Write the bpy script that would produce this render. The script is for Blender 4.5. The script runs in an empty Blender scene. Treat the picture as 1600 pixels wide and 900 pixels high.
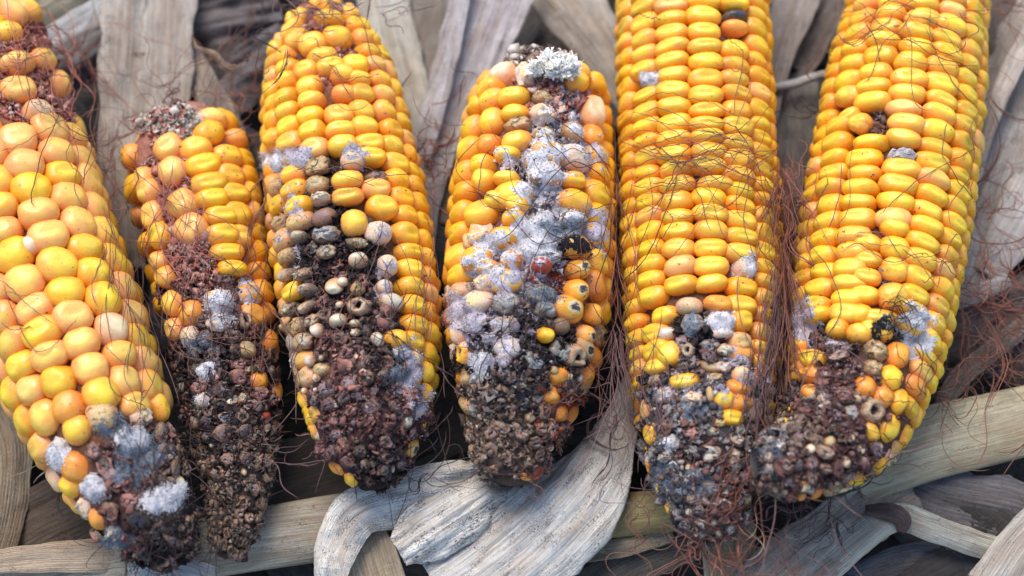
import bpy, math, random
import numpy as np
from mathutils import Vector, Matrix, noise
from mathutils.bvhtree import BVHTree

# ------------------------------------------------------------ camera, world, sun, exposure
SC = bpy.context.scene
COL = SC.collection
W, H = 1600.0, 900.0
LENS, SENS = 60.0, 36.0
TILT = math.radians(22)
DIST = 0.535
TGT = np.array([0.0, 0.0, 0.03])
CAMP = TGT + DIST * np.array([0, -math.sin(TILT), math.cos(TILT)])
cd = bpy.data.cameras.new('camera'); cam = bpy.data.objects.new('camera', cd); COL.objects.link(cam)
cam.location = CAMP; cam.rotation_euler = (TILT, 0, 0)
cd.lens = LENS; cd.sensor_width = SENS; cd.clip_start = 0.01; cd.clip_end = 50
cd.dof.use_dof = True; cd.dof.focus_distance = 0.514; cd.dof.aperture_fstop = 5.6
SC.camera = cam

world = bpy.data.worlds.new('World'); SC.world = world; world.use_nodes = True
SUN_EL, SUN_AZ = math.radians(58), math.radians(-25)     # azimuth from +y, towards +x positive
wt = world.node_tree
sky = wt.nodes.new('ShaderNodeTexSky'); sky.sky_type = 'NISHITA'; sky.sun_disc = False
sky.sun_elevation = SUN_EL; sky.sun_rotation = SUN_AZ
bg = wt.nodes['Background']; bg.inputs['Strength'].default_value = 0.15
wt.links.new(sky.outputs[0], bg.inputs['Color'])
sl = bpy.data.lights.new('sun', 'SUN'); sun = bpy.data.objects.new('sun', sl); COL.objects.link(sun)
sl.energy = 1.9; sl.angle = math.radians(35); sl.color = (1, 0.95, 0.88)
sd = Vector((math.sin(SUN_AZ) * math.cos(SUN_EL), math.cos(SUN_AZ) * math.cos(SUN_EL), math.sin(SUN_EL)))
sun.rotation_euler = sd.to_track_quat('Z', 'Y').to_euler()
SC.view_settings.view_transform = 'Standard'; SC.view_settings.look = 'None'
SC.view_settings.exposure = 0.92; SC.view_settings.gamma = 1

# ------------------------------------------------------------ picture <-> place
CT, ST = math.cos(TILT), math.sin(TILT)
K = SENS / LENS / W
def at(px, py, z):
    dx, dy, dz = (px - 800) * K, -(py - 450) * K, -1.0
    d = np.array([dx, dy * CT - dz * ST, dy * ST + dz * CT])
    return CAMP + d * ((z - CAMP[2]) / d[2])
def proj(P):
    P = np.asarray(P, float); q = P - CAMP
    x = q[..., 0]; y = q[..., 1] * CT + q[..., 2] * ST; z = -q[..., 1] * ST + q[..., 2] * CT
    return 800 + x / -z / K, 450 - y / -z / K
def mpp(P): q = P - CAMP; return -(-q[1] * ST + q[2] * CT) * K
def unit(v): return v / (np.linalg.norm(v, axis=-1, keepdims=True) + 1e-12)
RNG = np.random.default_rng(11); random.seed(5)

# ------------------------------------------------------------ node helper / materials
class NT:
    def __init__(s, name):
        s.m = bpy.data.materials.new(name); s.m.use_nodes = True; s.t = s.m.node_tree
        s.b = s.t.nodes['Principled BSDF']
    def n(s, typ, ins=None, **kw):
        nd = s.t.nodes.new('ShaderNode' + typ)
        for k, v in kw.items(): setattr(nd, k, v)
        for k, v in (ins or {}).items(): s.set(nd.inputs[k], v)
        return nd
    def set(s, sock, v):
        if isinstance(v, bpy.types.NodeSocket): s.t.links.new(v, sock)
        else:
            if isinstance(v, tuple) and len(v) == 3 and sock.type == 'RGBA': v = (*v, 1)
            sock.default_value = v
    def math(s, op, a, b=0.0, c=None, clamp=False):
        nd = s.n('Math', operation=op, use_clamp=clamp); s.set(nd.inputs[0], a); s.set(nd.inputs[1], b)
        if c is not None: s.set(nd.inputs[2], c)
        return nd.outputs[0]
    def step(s, v, a, b):
        nd = s.n('MapRange', {'Value': v, 'From Min': a, 'From Max': b}, interpolation_type='SMOOTHSTEP'); return nd.outputs[0]
    def mix(s, f, a, b, mode='MIX'):
        nd = s.n('Mix', data_type='RGBA', blend_type=mode); s.set(nd.inputs[0], f); s.set(nd.inputs[6], a); s.set(nd.inputs[7], b)
        return nd.outputs[2]
    def noise(s, vec, scale, detail=3, rough=.55, dist=0):
        nd = s.n('TexNoise', {'Scale': scale, 'Detail': detail, 'Roughness': rough, 'Distortion': dist})
        if vec is not None: s.set(nd.inputs['Vector'], vec)
        return nd
    def vmath(s, op, a, b):
        nd = s.n('VectorMath', operation=op); s.set(nd.inputs[0], a); s.set(nd.inputs[1], b); return nd.outputs[0]
    def attr(s, name, typ='GEOMETRY'): return s.n('Attribute', attribute_name=name, attribute_type=typ)
    def bump(s, h, strength, dist, prev=None):
        nd = s.n('Bump', {'Height': h, 'Strength': strength, 'Distance': dist})
        if prev is not None: s.set(nd.inputs['Normal'], prev)
        return nd.outputs[0]
    def out(s, **kw):
        for k, v in kw.items(): s.set(s.b.inputs[k.replace('_', ' ')], v)
        return s.m

def kernel_material():
    t = NT('kernel_skin'); oi = t.n('ObjectInfo'); tc = t.n('TexCoord')
    o = tc.outputs['Object']; C = oi.outputs['Color']; rnd = oi.outputs['Random']
    sh = t.n('CombineXYZ', {'X': t.math('MULTIPLY', rnd, 57.0), 'Y': t.math('MULTIPLY', rnd, 31.0), 'Z': 0.0}).outputs[0]
    v = t.vmath('ADD', o, sh); sp = t.n('SeparateXYZ', {'Vector': o})
    n1 = t.noise(v, 1.3, 3).outputs['Fac']; n2 = t.noise(v, 4.5, 4, .6).outputs['Fac']; n3 = t.noise(v, 11, 3, .6).outputs['Fac']
    blush = t.attr('blush', 'OBJECT').outputs['Fac']; mould = t.attr('mould', 'OBJECT').outputs['Fac']
    rot = t.attr('rot', 'OBJECT').outputs['Fac']; dirt = t.attr('dirt', 'OBJECT').outputs['Fac']
    deep = t.mix(1.0, C, (0.97, 0.66, 0.5), 'MULTIPLY')
    side = t.mix(blush, deep, (0.86, 0.35, 0.12))
    hz = t.math('ADD', sp.outputs['Z'], t.math('MULTIPLY', t.math('SUBTRACT', n1, .5), 1.7))
    col = t.mix(t.step(hz, .30, 1.15), side, C)
    ex = t.math('MULTIPLY', sp.outputs['X'], 1.7); ey = t.math('MULTIPLY', sp.outputs['Y'], 2.6)
    rr = t.math('ADD', t.math('MULTIPLY', ex, ex), t.math('MULTIPLY', ey, ey))
    dent = t.math('MULTIPLY', t.step(t.math('ADD', rr, t.math('MULTIPLY', t.math('SUBTRACT', n2, .5), 1.6)), 1.3, .35), t.step(sp.outputs['Z'], .3, .8))
    lem = t.mix(1.0, t.mix(1.0, C, (1.10, 1.20, 1.05), 'MULTIPLY'), (0.0, 0.0, 0.035), 'ADD')
    col = t.mix(t.math('MULTIPLY', dent, .75), col, lem)
    # reddish streaks on some kernels
    red = t.attr('red', 'OBJECT').outputs['Fac']
    rs = t.math('MULTIPLY', t.step(t.math('ADD', n1, t.math('MULTIPLY', red, .25)), .55, .72), red)
    col = t.mix(rs, col, (0.42, 0.045, 0.02))
    xy = t.math('ADD', t.math('MULTIPLY', sp.outputs['X'], sp.outputs['X']), t.math('MULTIPLY', sp.outputs['Y'], sp.outputs['Y']))
    hole = t.math('MULTIPLY', t.step(xy, .24, .15), t.step(sp.outputs['Z'], .8, .55)); hole = t.math('MULTIPLY', hole, t.attr('holed', 'OBJECT').outputs['Fac'])
    col = t.mix(hole, col, (.02, .012, .008))
    eye = t.attr('eye', 'OBJECT').outputs['Fac']; er = t.math('ADD', xy, t.math('MULTIPLY', t.math('SUBTRACT', n2, .5), .5))
    em = t.math('MULTIPLY', t.math('MULTIPLY', t.step(er, .26, .16), t.step(sp.outputs['Z'], .4, .6)), eye)
    col = t.mix(em, col, t.mix(t.step(er, .04, .14), (.04, .028, .02), (.62, .50, .30)))
    # pale scuffs and dust dulling the skin
    col = t.mix(t.math('MULTIPLY', t.step(n3, .56, .74), .22), col, (0.75, 0.55, 0.33))
    # rot: brown, grey, black patches
    rf = t.step(t.math('ADD', t.math('ADD', n2, t.math('MULTIPLY', t.math('SUBTRACT', .55, sp.outputs['Z']), .28)), t.math('MULTIPLY', rot, .55)), .62, .92)
    rc = t.mix(t.step(n3, .35, .62), (0.045, 0.032, 0.028), (0.26, 0.19, 0.12))
    col = t.mix(t.math('MULTIPLY', rf, t.step(rot, 0, .2)), col, rc)
    # specks
    wv = t.vmath('MULTIPLY', tc.outputs['Generated'], (1, 1, 1))
    geo = t.n('NewGeometry').outputs['Position']
    s1 = t.noise(geo, 900, 2, .5).outputs['Fac']; s2 = t.noise(geo, 130, 2, .5).outputs['Fac']
    sf = t.math('MULTIPLY', t.step(t.math('ADD', s1, t.math('MULTIPLY', t.math('ADD', dirt, s2), .16)), .80, .86), .85)
    col = t.mix(sf, col, (0.05, 0.03, 0.02))
    # mould bloom
    mf = t.step(t.math('ADD', t.math('MULTIPLY', t.math('ADD', n2, n3), .5), t.math('MULTIPLY', mould, .55)), .66, 1.0)
    mf = t.math('MULTIPLY', mf, t.step(mould, 0, .15))
    mcol = t.mix(t.step(n3, .3, .65), (0.42, 0.37, 0.33), (0.76, 0.70, 0.66))
    col = t.mix(mf, col, mcol)
    rough = t.math('ADD', t.math('MULTIPLY', t.math('ADD', n3, t.math('FRACT', t.math('MULTIPLY', rnd, 7.7))), .16), .18)
    rough = t.math('ADD', rough, t.math('MULTIPLY', t.math('MAXIMUM', mf, t.math('MULTIPLY', rf, .7)), .5))
    b1 = t.bump(n2, .25, .0006); b2 = t.bump(n3, t.math('MAXIMUM', t.math('MULTIPLY', mf, .9), t.math('ADD', t.math('MULTIPLY', rot, .5), .07)), .0006, b1)
    return t.out(Base_Color=col, Roughness=rough, Normal=b2, Subsurface_Weight=t.math('MULTIPLY', .24, t.math('SUBTRACT', 1.0, t.math('MULTIPLY', t.math('ADD', rot, mould), 3.0), clamp=True)), Subsurface_Radius=(1, .42, .12), Subsurface_Scale=.0016, Specular_IOR_Level=.5)

def vcol_material(name, rough, scale, bs, bd, vary=.5, sss=0.0, spec=.3):
    t = NT(name); c = t.attr('Col').outputs['Color']; p = t.n('NewGeometry').outputs['Position']
    n = t.noise(p, scale, 4, .65).outputs['Fac']; n2 = t.noise(p, scale * .25, 3, .5).outputs['Fac']
    col = t.mix(t.math('MULTIPLY', t.step(n, .3, .7), vary), c, t.mix(1.0, c, (.38, .34, .34), 'MULTIPLY'))
    col = t.mix(t.math('MULTIPLY', t.step(n2, .52, .7), vary * .5), col, t.mix(1.0, c, (1.4, 1.3, 1.3), 'MULTIPLY'))
    return t.out(Base_Color=col, Roughness=rough, Normal=t.bump(n, bs, bd), Subsurface_Weight=sss, Subsurface_Scale=.001, Specular_IOR_Level=spec)

def husk_material():
    t = NT('dry_husk_fibre'); oi = t.n('ObjectInfo'); C = oi.outputs['Color']
    uv = t.n('UVMap').outputs['UV']; off = t.n('CombineXYZ', {'X': t.math('MULTIPLY', oi.outputs['Random'], 91.), 'Y': 0., 'Z': t.math('MULTIPLY', oi.outputs['Random'], 37.)}).outputs[0]
    v = t.vmath('ADD', uv, off)
    fib = t.noise(t.vmath('MULTIPLY', v, (2.6, .045, 1)), 1.0, 5, .62).outputs['Fac']
    fine = t.noise(t.vmath('MULTIPLY', v, (7.5, .12, 1)), 1.0, 3, .6).outputs['Fac']
    broad = t.noise(t.vmath('MULTIPLY', v, (.16, .045, 1)), 1.0, 4, .6, .4).outputs['Fac']
    blot = t.noise(t.vmath('MULTIPLY', v, (.5, .2, 1)), 1.0, 5, .7).outputs['Fac']
    spk = t.noise(t.vmath('MULTIPLY', v, (4.6, 1.5, 1)), 1.0, 3, .6).outputs['Fac']
    weather = t.attr('weather', 'OBJECT').outputs['Fac']
    col = t.mix(t.step(broad, .35, .68), C, t.mix(1.0, C, (.74, .66, .60), 'MULTIPLY'))
    col = t.mix(t.math('MULTIPLY', t.step(blot, .46, .70), .75), col, t.mix(1.0, C, (.70, .71, .76), 'MULTIPLY'))
    col = t.mix(t.math('MULTIPLY', t.step(fib, .36, .62), .55), t.mix(1.0, col, (1.25, 1.23, 1.2), 'MULTIPLY'), t.mix(1.0, col, (.50, .46, .45), 'MULTIPLY'))
    col = t.mix(t.math('MULTIPLY', t.step(fine, .55, .75), .4), col, t.mix(1.0, col, (.45, .42, .40), 'MULTIPLY'))
    clump = t.noise(t.vmath('MULTIPLY', v, (.30, .11, 1)), 1.0, 4, .6, .6).outputs['Fac']
    sf = t.math('MULTIPLY', t.step(t.math('ADD', t.math('MULTIPLY', spk, .8), t.math('ADD', t.math('MULTIPLY', clump, .5), t.math('MULTIPLY', weather, .16))), .77, .86), .85)
    col = t.mix(sf, col, (.045, .042, .045))
    cross = t.noise(t.vmath('MULTIPLY', v, (.35, 1.1, 1)), 1.0, 4, .6, .5).outputs['Fac']
    h = t.math('ADD', t.math('ADD', fib, t.math('MULTIPLY', fine, .6)), t.math('MULTIPLY', cross, .9))
    return t.out(Base_Color=col, Roughness=.62, Specular_IOR_Level=.35, Normal=t.bump(h, .75, .0007), Subsurface_Weight=.0)

def soil_material():
    t = NT('damp_soil'); p = t.n('TexCoord').outputs['Object']
    a = t.noise(p, 60, 6, .65).outputs['Fac']; b = t.noise(p, 400, 4, .6).outputs['Fac']
    col = t.mix(t.step(a, .35, .65), (.018, .013, .010), (.055, .042, .032))
    col = t.mix(t.step(b, .6, .75), col, (.11, .085, .06))
    return t.out(Base_Color=col, Roughness=.95, Normal=t.bump(t.math('ADD', a, b), .8, .003))

M_KERNEL = kernel_material()
M_CHAFF = vcol_material('dried_chaff_skin', .75, 1500, .8, .0005, .5, 0, .25)
M_COB = vcol_material('cob_pith', .85, 900, .9, .0008, .7)
M_MOULD = vcol_material('mould_felt', .97, 2200, .9, .0005, .38, .0, .1)
M_SHANK = vcol_material('torn_pith', .9, 1500, .3, .0003, .0, .0, .2)
M_SILK = vcol_material('dry_silk', .5, 300, .1, .0001, .5)
M_HUSK = husk_material()
M_SOIL = soil_material()

# ------------------------------------------------------------ mesh helpers
def mesh_tris(name, V, F, mat, cols=None, smooth=True, uv=None):
    V = np.asarray(V, np.float32); F = np.asarray(F, np.int32)
    me = bpy.data.meshes.new(name); k = F.shape[1]
    me.vertices.add(len(V)); me.vertices.foreach_set('co', V.ravel())
    me.loops.add(F.size); me.loops.foreach_set('vertex_index', F.ravel())
    me.polygons.add(len(F)); me.polygons.foreach_set('loop_start', np.arange(0, F.size, k, dtype=np.int32))
    me.polygons.foreach_set('loop_total', np.full(len(F), k, np.int32))
    me.polygons.foreach_set('use_smooth', np.full(len(F), smooth))
    if cols is not None:
        a = me.color_attributes.new('Col', 'FLOAT_COLOR', 'POINT')
        c = np.ones((len(V), 4), np.float32); c[:, :3] = cols; a.data.foreach_set('color', c.ravel())
    if uv is not None:
        l = me.uv_layers.new(name='UVMap'); l.data.foreach_set('uv', np.asarray(uv, np.float32)[F.ravel()].ravel())
    me.update(calc_edges=True); me.validate(); me.materials.append(mat)
    return me
def add_obj(name, me, parent=None, loc=None):
    o = bpy.data.objects.new(name, me); COL.objects.link(o)
    if parent is not None: o.parent = parent
    if loc is not None: o.location = loc
    return o
def tag(o, label=None, cat=None, group=None, kind=None):
    for k, v in (('label', label), ('category', cat), ('group', group), ('kind', kind)):
        if v: o[k] = v
    return o

def ico(sub):
    import bmesh
    bm = bmesh.new(); bmesh.ops.create_icosphere(bm, subdivisions=sub, radius=1)
    V = np.array([v.co[:] for v in bm.verts]); F = np.array([[v.index for v in f.verts] for f in bm.faces]); bm.free()
    return V, F
ICO1, ICO2 = ico(1), ico(2)
def sheet(nu, nv, fn, thick=.16):
    """closed curled flake"""
    us, vs = np.meshgrid(np.linspace(-1, 1, nu), np.linspace(-1, 1, nv), indexing='ij')
    T = fn(us, vs); top = T.reshape(-1, 3); bot = top.copy(); bot[:, 2] -= thick
    f = []
    for i in range(nu - 1):
        for j in range(nv - 1):
            a = i * nv + j; b = a + nv; f += [[a, b, b + 1], [a, b + 1, a + 1]]
    f = np.array(f); n = nu * nv; g = f[:, ::-1] + n
    ring = [i * nv for i in range(nu)] + [(nu - 1) * nv + j for j in range(1, nv)] + [i * nv + nv - 1 for i in range(nu - 2, -1, -1)] + [j for j in range(nv - 2, 0, -1)]
    s = []
    for a, b in zip(ring, ring[1:] + ring[:1]): s += [[a, a + n, b + n], [a, b + n, b]]
    return np.vstack([top, bot]), np.vstack([f, g, np.array(s)])
def f_cup(u, v):
    r = 1 - .3 * (u * u * v * v); return np.stack([u * r, v * r * .8, .75 * (u * u + .6 * v * v) - .4], -1)
def f_shard(u, v): return np.stack([u * (1 - .35 * v), v * .7 + .15 * u * u, .35 * np.sin(2.2 * u) * (1 + .5 * v)], -1)
def f_curl(u, v):
    a = u * 1.5; return np.stack([np.sin(a) * .8, v, .8 - np.cos(a) * .8 + .2 * v * v - .3], -1)
FLAKES = [sheet(4, 3, f_cup, .12), sheet(3, 3, f_shard, .12), sheet(5, 3, f_curl, .1), ICO1, ICO1]
def scatter(name, tmpl_ids, mats, pos, cols, mat, templates=FLAKES, jit=.22, parent=None, loc=np.zeros(3), kind='stuff', smooth=True):
    Vs, Fs, Cs = [], [], []; off = 0
    for k in range(len(templates)):
        idx = np.where(tmpl_ids == k)[0]
        if not len(idx): continue
        V, F = templates[k]; n = len(V)
        base = V[None] + RNG.normal(0, jit, (len(idx), n, 3)) * (1 if n < 50 else .5)
        P = np.einsum('nij,nvj->nvi', mats[idx], base) + pos[idx][:, None]
        Vs.append(P.reshape(-1, 3)); Fs.append((F[None] + (np.arange(len(idx)) * n)[:, None, None] + off).reshape(-1, 3))
        cc = cols[idx][:, None, :] * RNG.uniform(.75, 1.2, (len(idx), n, 1)); Cs.append(cc.reshape(-1, 3)); off += len(idx) * n
    if not Vs: return None
    o = add_obj(name, mesh_tris(name, np.vstack(Vs) - loc, np.vstack(Fs), mat, np.vstack(Cs), smooth), parent)
    if kind: o['kind'] = kind
    return o

def rand_frames(N, tilt, rng=RNG):
    """orthonormal frames whose z leans off N by about tilt"""
    n = len(N); Z = unit(N + rng.normal(0, tilt, (n, 3))); A = unit(rng.normal(0, 1, (n, 3)))
    X = unit(np.cross(A, Z)); Y = np.cross(Z, X); return np.stack([X, Y, Z], -1)

def tubes(paths, radii, cols, sides=3):
    Vs, Fs, Cs = [], [], []; off = 0
    for P, r, c in zip(paths, radii, cols):
        n = len(P); T = unit(np.gradient(P, axis=0)); a = np.array([.3, .5, .8]); A = unit(np.cross(T, a)); B = np.cross(T, A)
        rr = r * np.clip(np.minimum(np.arange(n) + .4, n - np.arange(n) - .6) / 2.5, .25, 1)
        ang = np.arange(sides) * 2 * math.pi / sides
        V = P[:, None] + rr[:, None, None] * (np.cos(ang)[None, :, None] * A[:, None] + np.sin(ang)[None, :, None] * B[:, None])
        Vs.append(V.reshape(-1, 3)); i = np.arange(n - 1)[:, None] * sides; j = np.arange(sides)[None]; k = (j + 1) % sides
        a0, a1, b0, b1 = i + j + off, i + k + off, i + j + sides + off, i + k + sides + off
        Fs.append(np.stack([a0, a1, b1, b0], -1).reshape(-1, 4)); Cs.append(np.repeat(np.array(c)[None], n * sides, 0)); off += n * sides
    return np.vstack(Vs), np.vstack(Fs), np.vstack(Cs)

# ------------------------------------------------------------ kernel shapes (unit size; x across, y along the ear, z outwards)
PROF = [(0, 1.0), (.2, .995), (.4, .965), (.58, .90), (.74, .79), (.87, .61), (.95, .38), (.99, .12), (.98, -.2), (.9, -.6), (.72, -1.0)]
PROF_R = [(math.sin(a) , math.cos(a)) for a in (0, .2, .42, .64, .86, 1.08, 1.3, 1.5, 1.75)] + [(.93, -.55), (.75, -1.0)]
def kernel_shape(seed, dent=0.0, dw=.5, dh=.2, power=2.5, lump=.05, hollow=False, shrivel=0.0, seg=18, rd=0.0, prof=None):
    prof = prof or [(a[0] * (1 - rd) + b[0] * rd, a[1] * (1 - rd) + b[1] * rd) for a, b in zip(PROF, PROF_R)]
    if hollow: prof = [(0, -.35), (.16, -.3), (.25, .0), (.30, .45), (.37, .82), (.55, .93), (.68, .90), (.82, .72), (.93, .45), (.99, .1), (.95, -.4), (.72, -1.0)]
    V = [(0, 0, prof[0][1])]; F = []
    for r, z in prof[1:]:
        for k in range(seg):
            a = 2 * math.pi * k / seg; c, s = math.cos(a), math.sin(a)
            e = (abs(c) ** power + abs(s) ** power) ** (-1 / power); e = 1 + (e - 1) * min(1, r * 1.1)
            V.append((r * c * e, r * s * e, z))
    for k in range(seg): F.append([0, 1 + k, 1 + (k + 1) % seg])
    for i in range(len(prof) - 2):
        for k in range(seg):
            a = 1 + i * seg + k; b = 1 + i * seg + (k + 1) % seg; F += [[a, a + seg, b + seg], [a, b + seg, b]]
    V = np.array(V, float); x, y = V[:, 0].copy(), V[:, 1].copy()
    if dent:
        g = np.exp(-((x / dw) ** 2 + ((y - .05) / dh) ** 2)); V[:, 2] -= dent * g * (V[:, 2] > 0)
    for i in range(len(V)):
        p = Vector(V[i]) * 1.1 + Vector((seed * 7.3, seed * 3.1, 0)); d = noise.noise_vector(p)
        V[i] += np.array(d) * lump
        if shrivel:
            q = noise.noise_vector(p * 2.6) ; V[i] += np.array(q) * shrivel
            V[i, 2] -= shrivel * .8 * abs(noise.noise(p * 3.3 + Vector((9, 9, 9))))
    return V, np.array(F)
KS = {}
def defk(key, variants): KS[key] = variants
defk('dent', [kernel_shape(i, .15 + .05 * (i % 3), .50 + .07 * (i % 2), .20 + .05 * (i % 3), 2.45, .085, rd=.38) for i in range(6)])
defk('round', [kernel_shape(20 + i, [.05, .0, .09][i % 3], .4, .3, 2.3, .11, rd=.62) for i in range(5)])
defk('smooth', [kernel_shape(40 + i, .0, .4, .3, 2.2, .09, rd=.6) for i in range(3)])
defk('hollow', [kernel_shape(60 + i, 0, power=2.2, lump=.16, hollow=True, shrivel=.17) for i in range(3)])
CUP = [(0, -.2), (.26, -.2), (.42, -.02), (.54, .28), (.66, .52), (.78, .50), (.90, .25), (.98, -.1), (.97, -.45), (.88, -.75), (.72, -1.0)]
defk('cup', [kernel_shape(100 + i, 0, power=2.2, lump=.36, prof=CUP, shrivel=.42, seg=13) for i in range(6)])
defk('scrap', [kernel_shape(120 + i, .3, .5, .3, power=2.2, lump=.24, shrivel=.55, seg=13, rd=.4) for i in range(5)])
defk('shrivel', [kernel_shape(80 + i, .15, .4, .25, 2.2, .14, shrivel=.34, seg=16, rd=.5) for i in range(5)])
KM = {k: [mesh_tris('kernel_' + k, V, F, M_KERNEL) for V, F in v] for k, v in KS.items()}

YEL = (.90, .575, .026); GOLD = (.89, .50, .022); PALEY = (.86, .55, .09); PEACH = (.88, .53, .08); CREAM = (.78, .60, .36)
TAN = (.50, .35, .15); ORG = (.82, .33, .02); GREY = (.26, .25, .22); WHT = (.66, .57, .44); BRN = (.22, .12, .06); RED = (.62, .14, .02)
# state: shapes, colour, blush, mould, rot, dirt, red, size
ST_ = {
 'ok': (('dent', 'dent', 'dent', 'round'), YEL, .12, 0, 0, .1, 0, 1), 'gold': (('dent', 'round'), GOLD, .2, 0, 0, .35, 0, 1),
 'round': (('round',), YEL, .35, 0, 0, .1, 0, 1), 'peach': (('round', 'dent'), PEACH, .62, .06, 0, .1, 0, 1), 'cream': (('round',), CREAM, .6, .1, 0, .1, 0, .95),
 'amber': (('smooth', 'round'), ORG, .3, .05, .1, .3, .1, 1), 'orange': (('smooth',), ORG, .2, 0, .1, .4, .4, 1),
 'streak': (('round', 'dent'), YEL, .2, 0, 0, .3, .38, 1), 'red': (('smooth',), RED, 0, .2, .2, .4, .9, .95),
 'tan': (('round', 'shrivel'), TAN, .1, .25, .38, .5, 0, .86), 'white': (('round', 'shrivel'), WHT, .1, .18, .2, .4, 0, .84),
 'mould': (('round', 'shrivel'), PEACH, .8, .62, .1, .3, 0, .98), 'dusty': (('round', 'dent'), (.60, .36, .08), .5, .38, .2, .5, 0, .98),
 'fuzz': (('shrivel',), WHT, .4, 1.0, .0, .2, 0, 1), 'grey': (('shrivel',), GREY, 0, .35, .42, .4, 0, .84),
 'black': (('smooth',), (.045, .045, .05), 0, .12, .3, 0, 0, .95), 'brown': (('shrivel', 'smooth'), BRN, .1, .2, .5, .5, 0, .8),
 'eyed': (('round', 'smooth'), (.84, .42, .03), .3, .12, .12, .4, .2, 1), 'eyedbrown': (('round', 'shrivel'), (.50, .34, .15), .2, .22, .3, .4, 0, 1),
 'hollow': (('hollow',), (.48, .34, .14), .2, .25, .4, .3, 0, 1), 'hollow_yellow': (('hollow',), GOLD, .2, .15, .15, .3, .2, 1),
 'small': (('shrivel', 'round'), (.50, .41, .27), .1, .12, .40, .5, 0, .56), 'smallwhite': (('round', 'shrivel'), (.60, .52, .38), .1, .12, .15, .2, 0, .6), 'stub': (('shrivel',), (.24, .16, .12), 0, .2, .5, .4, 0, .7),
}
STATE_LABEL = {'fuzz': 'kernel furred over with white mould', 'mould': 'pinkish kernel dusted with pale mould', 'black': 'blackened kernel',
 'eyed': 'amber kernel with a dark spot on its crown', 'eyedbrown': 'brownish kernel with a dark spot on its crown', 'hollow': 'brown kernel eaten hollow', 'hollow_yellow': 'yellow kernel with a hole in its crown', 'red': 'red kernel', 'grey': 'shrivelled grey kernel',
 'white': 'bleached whitish kernel', 'cream': 'pale cream kernel', 'orange': 'orange kernel with reddish streaks', 'brown': 'rotten brown kernel',
 'small': 'shrunken tan kernel', 'smallwhite': 'tiny whitish kernel', 'streak': 'yellow kernel with red streaks'}

PAL = {  # chaff palettes
 'pink': [((.54, .21, .15), 4), ((.64, .34, .26), 3), ((.40, .12, .09), 2), ((.68, .48, .38), 1.4)],
 'redbrown': [((.19, .085, .07), 5), ((.28, .13, .105), 4), ((.09, .045, .042), 2.6), ((.32, .21, .17), 1.2), ((.50, .44, .36), .2), ((.18, .12, .12), 2.5)],
 'brown': [((.19, .12, .09), 5), ((.29, .20, .145), 4), ((.08, .05, .038), 3), ((.32, .24, .17), 1.6), ((.48, .42, .34), .2)],
 'grey': [((.21, .18, .175), 4), ((.31, .255, .23), 4), ((.08, .065, .065), 2.5), ((.38, .31, .26), 1.8), ((.54, .49, .45), .6), ((.20, .095, .07), 1.4)],
 'papery': [((.68, .58, .48), 3), ((.62, .42, .34), 2), ((.74, .68, .56), 2)],
 'lilac': [((.40, .34, .38), 4), ((.26, .21, .24), 3), ((.55, .48, .52), 2), ((.10, .08, .09), 2), ((.34, .20, .17), 1)],
 'black': [((.03, .02, .02), 6), ((.07, .045, .04), 3), ((.13, .09, .08), 1)],
 'orangered': [((.5, .10, .04), 3), ((.35, .07, .05), 3), ((.5, .24, .12), 2), ((.2, .1, .07), 2)],
}
MCOL = {'white': (.80, .76, .76), 'lilac': (.64, .56, .60), 'grey': (.24, .27, .31), 'black': (.035, .03, .035), 'cream': (.68, .63, .52)}

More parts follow.
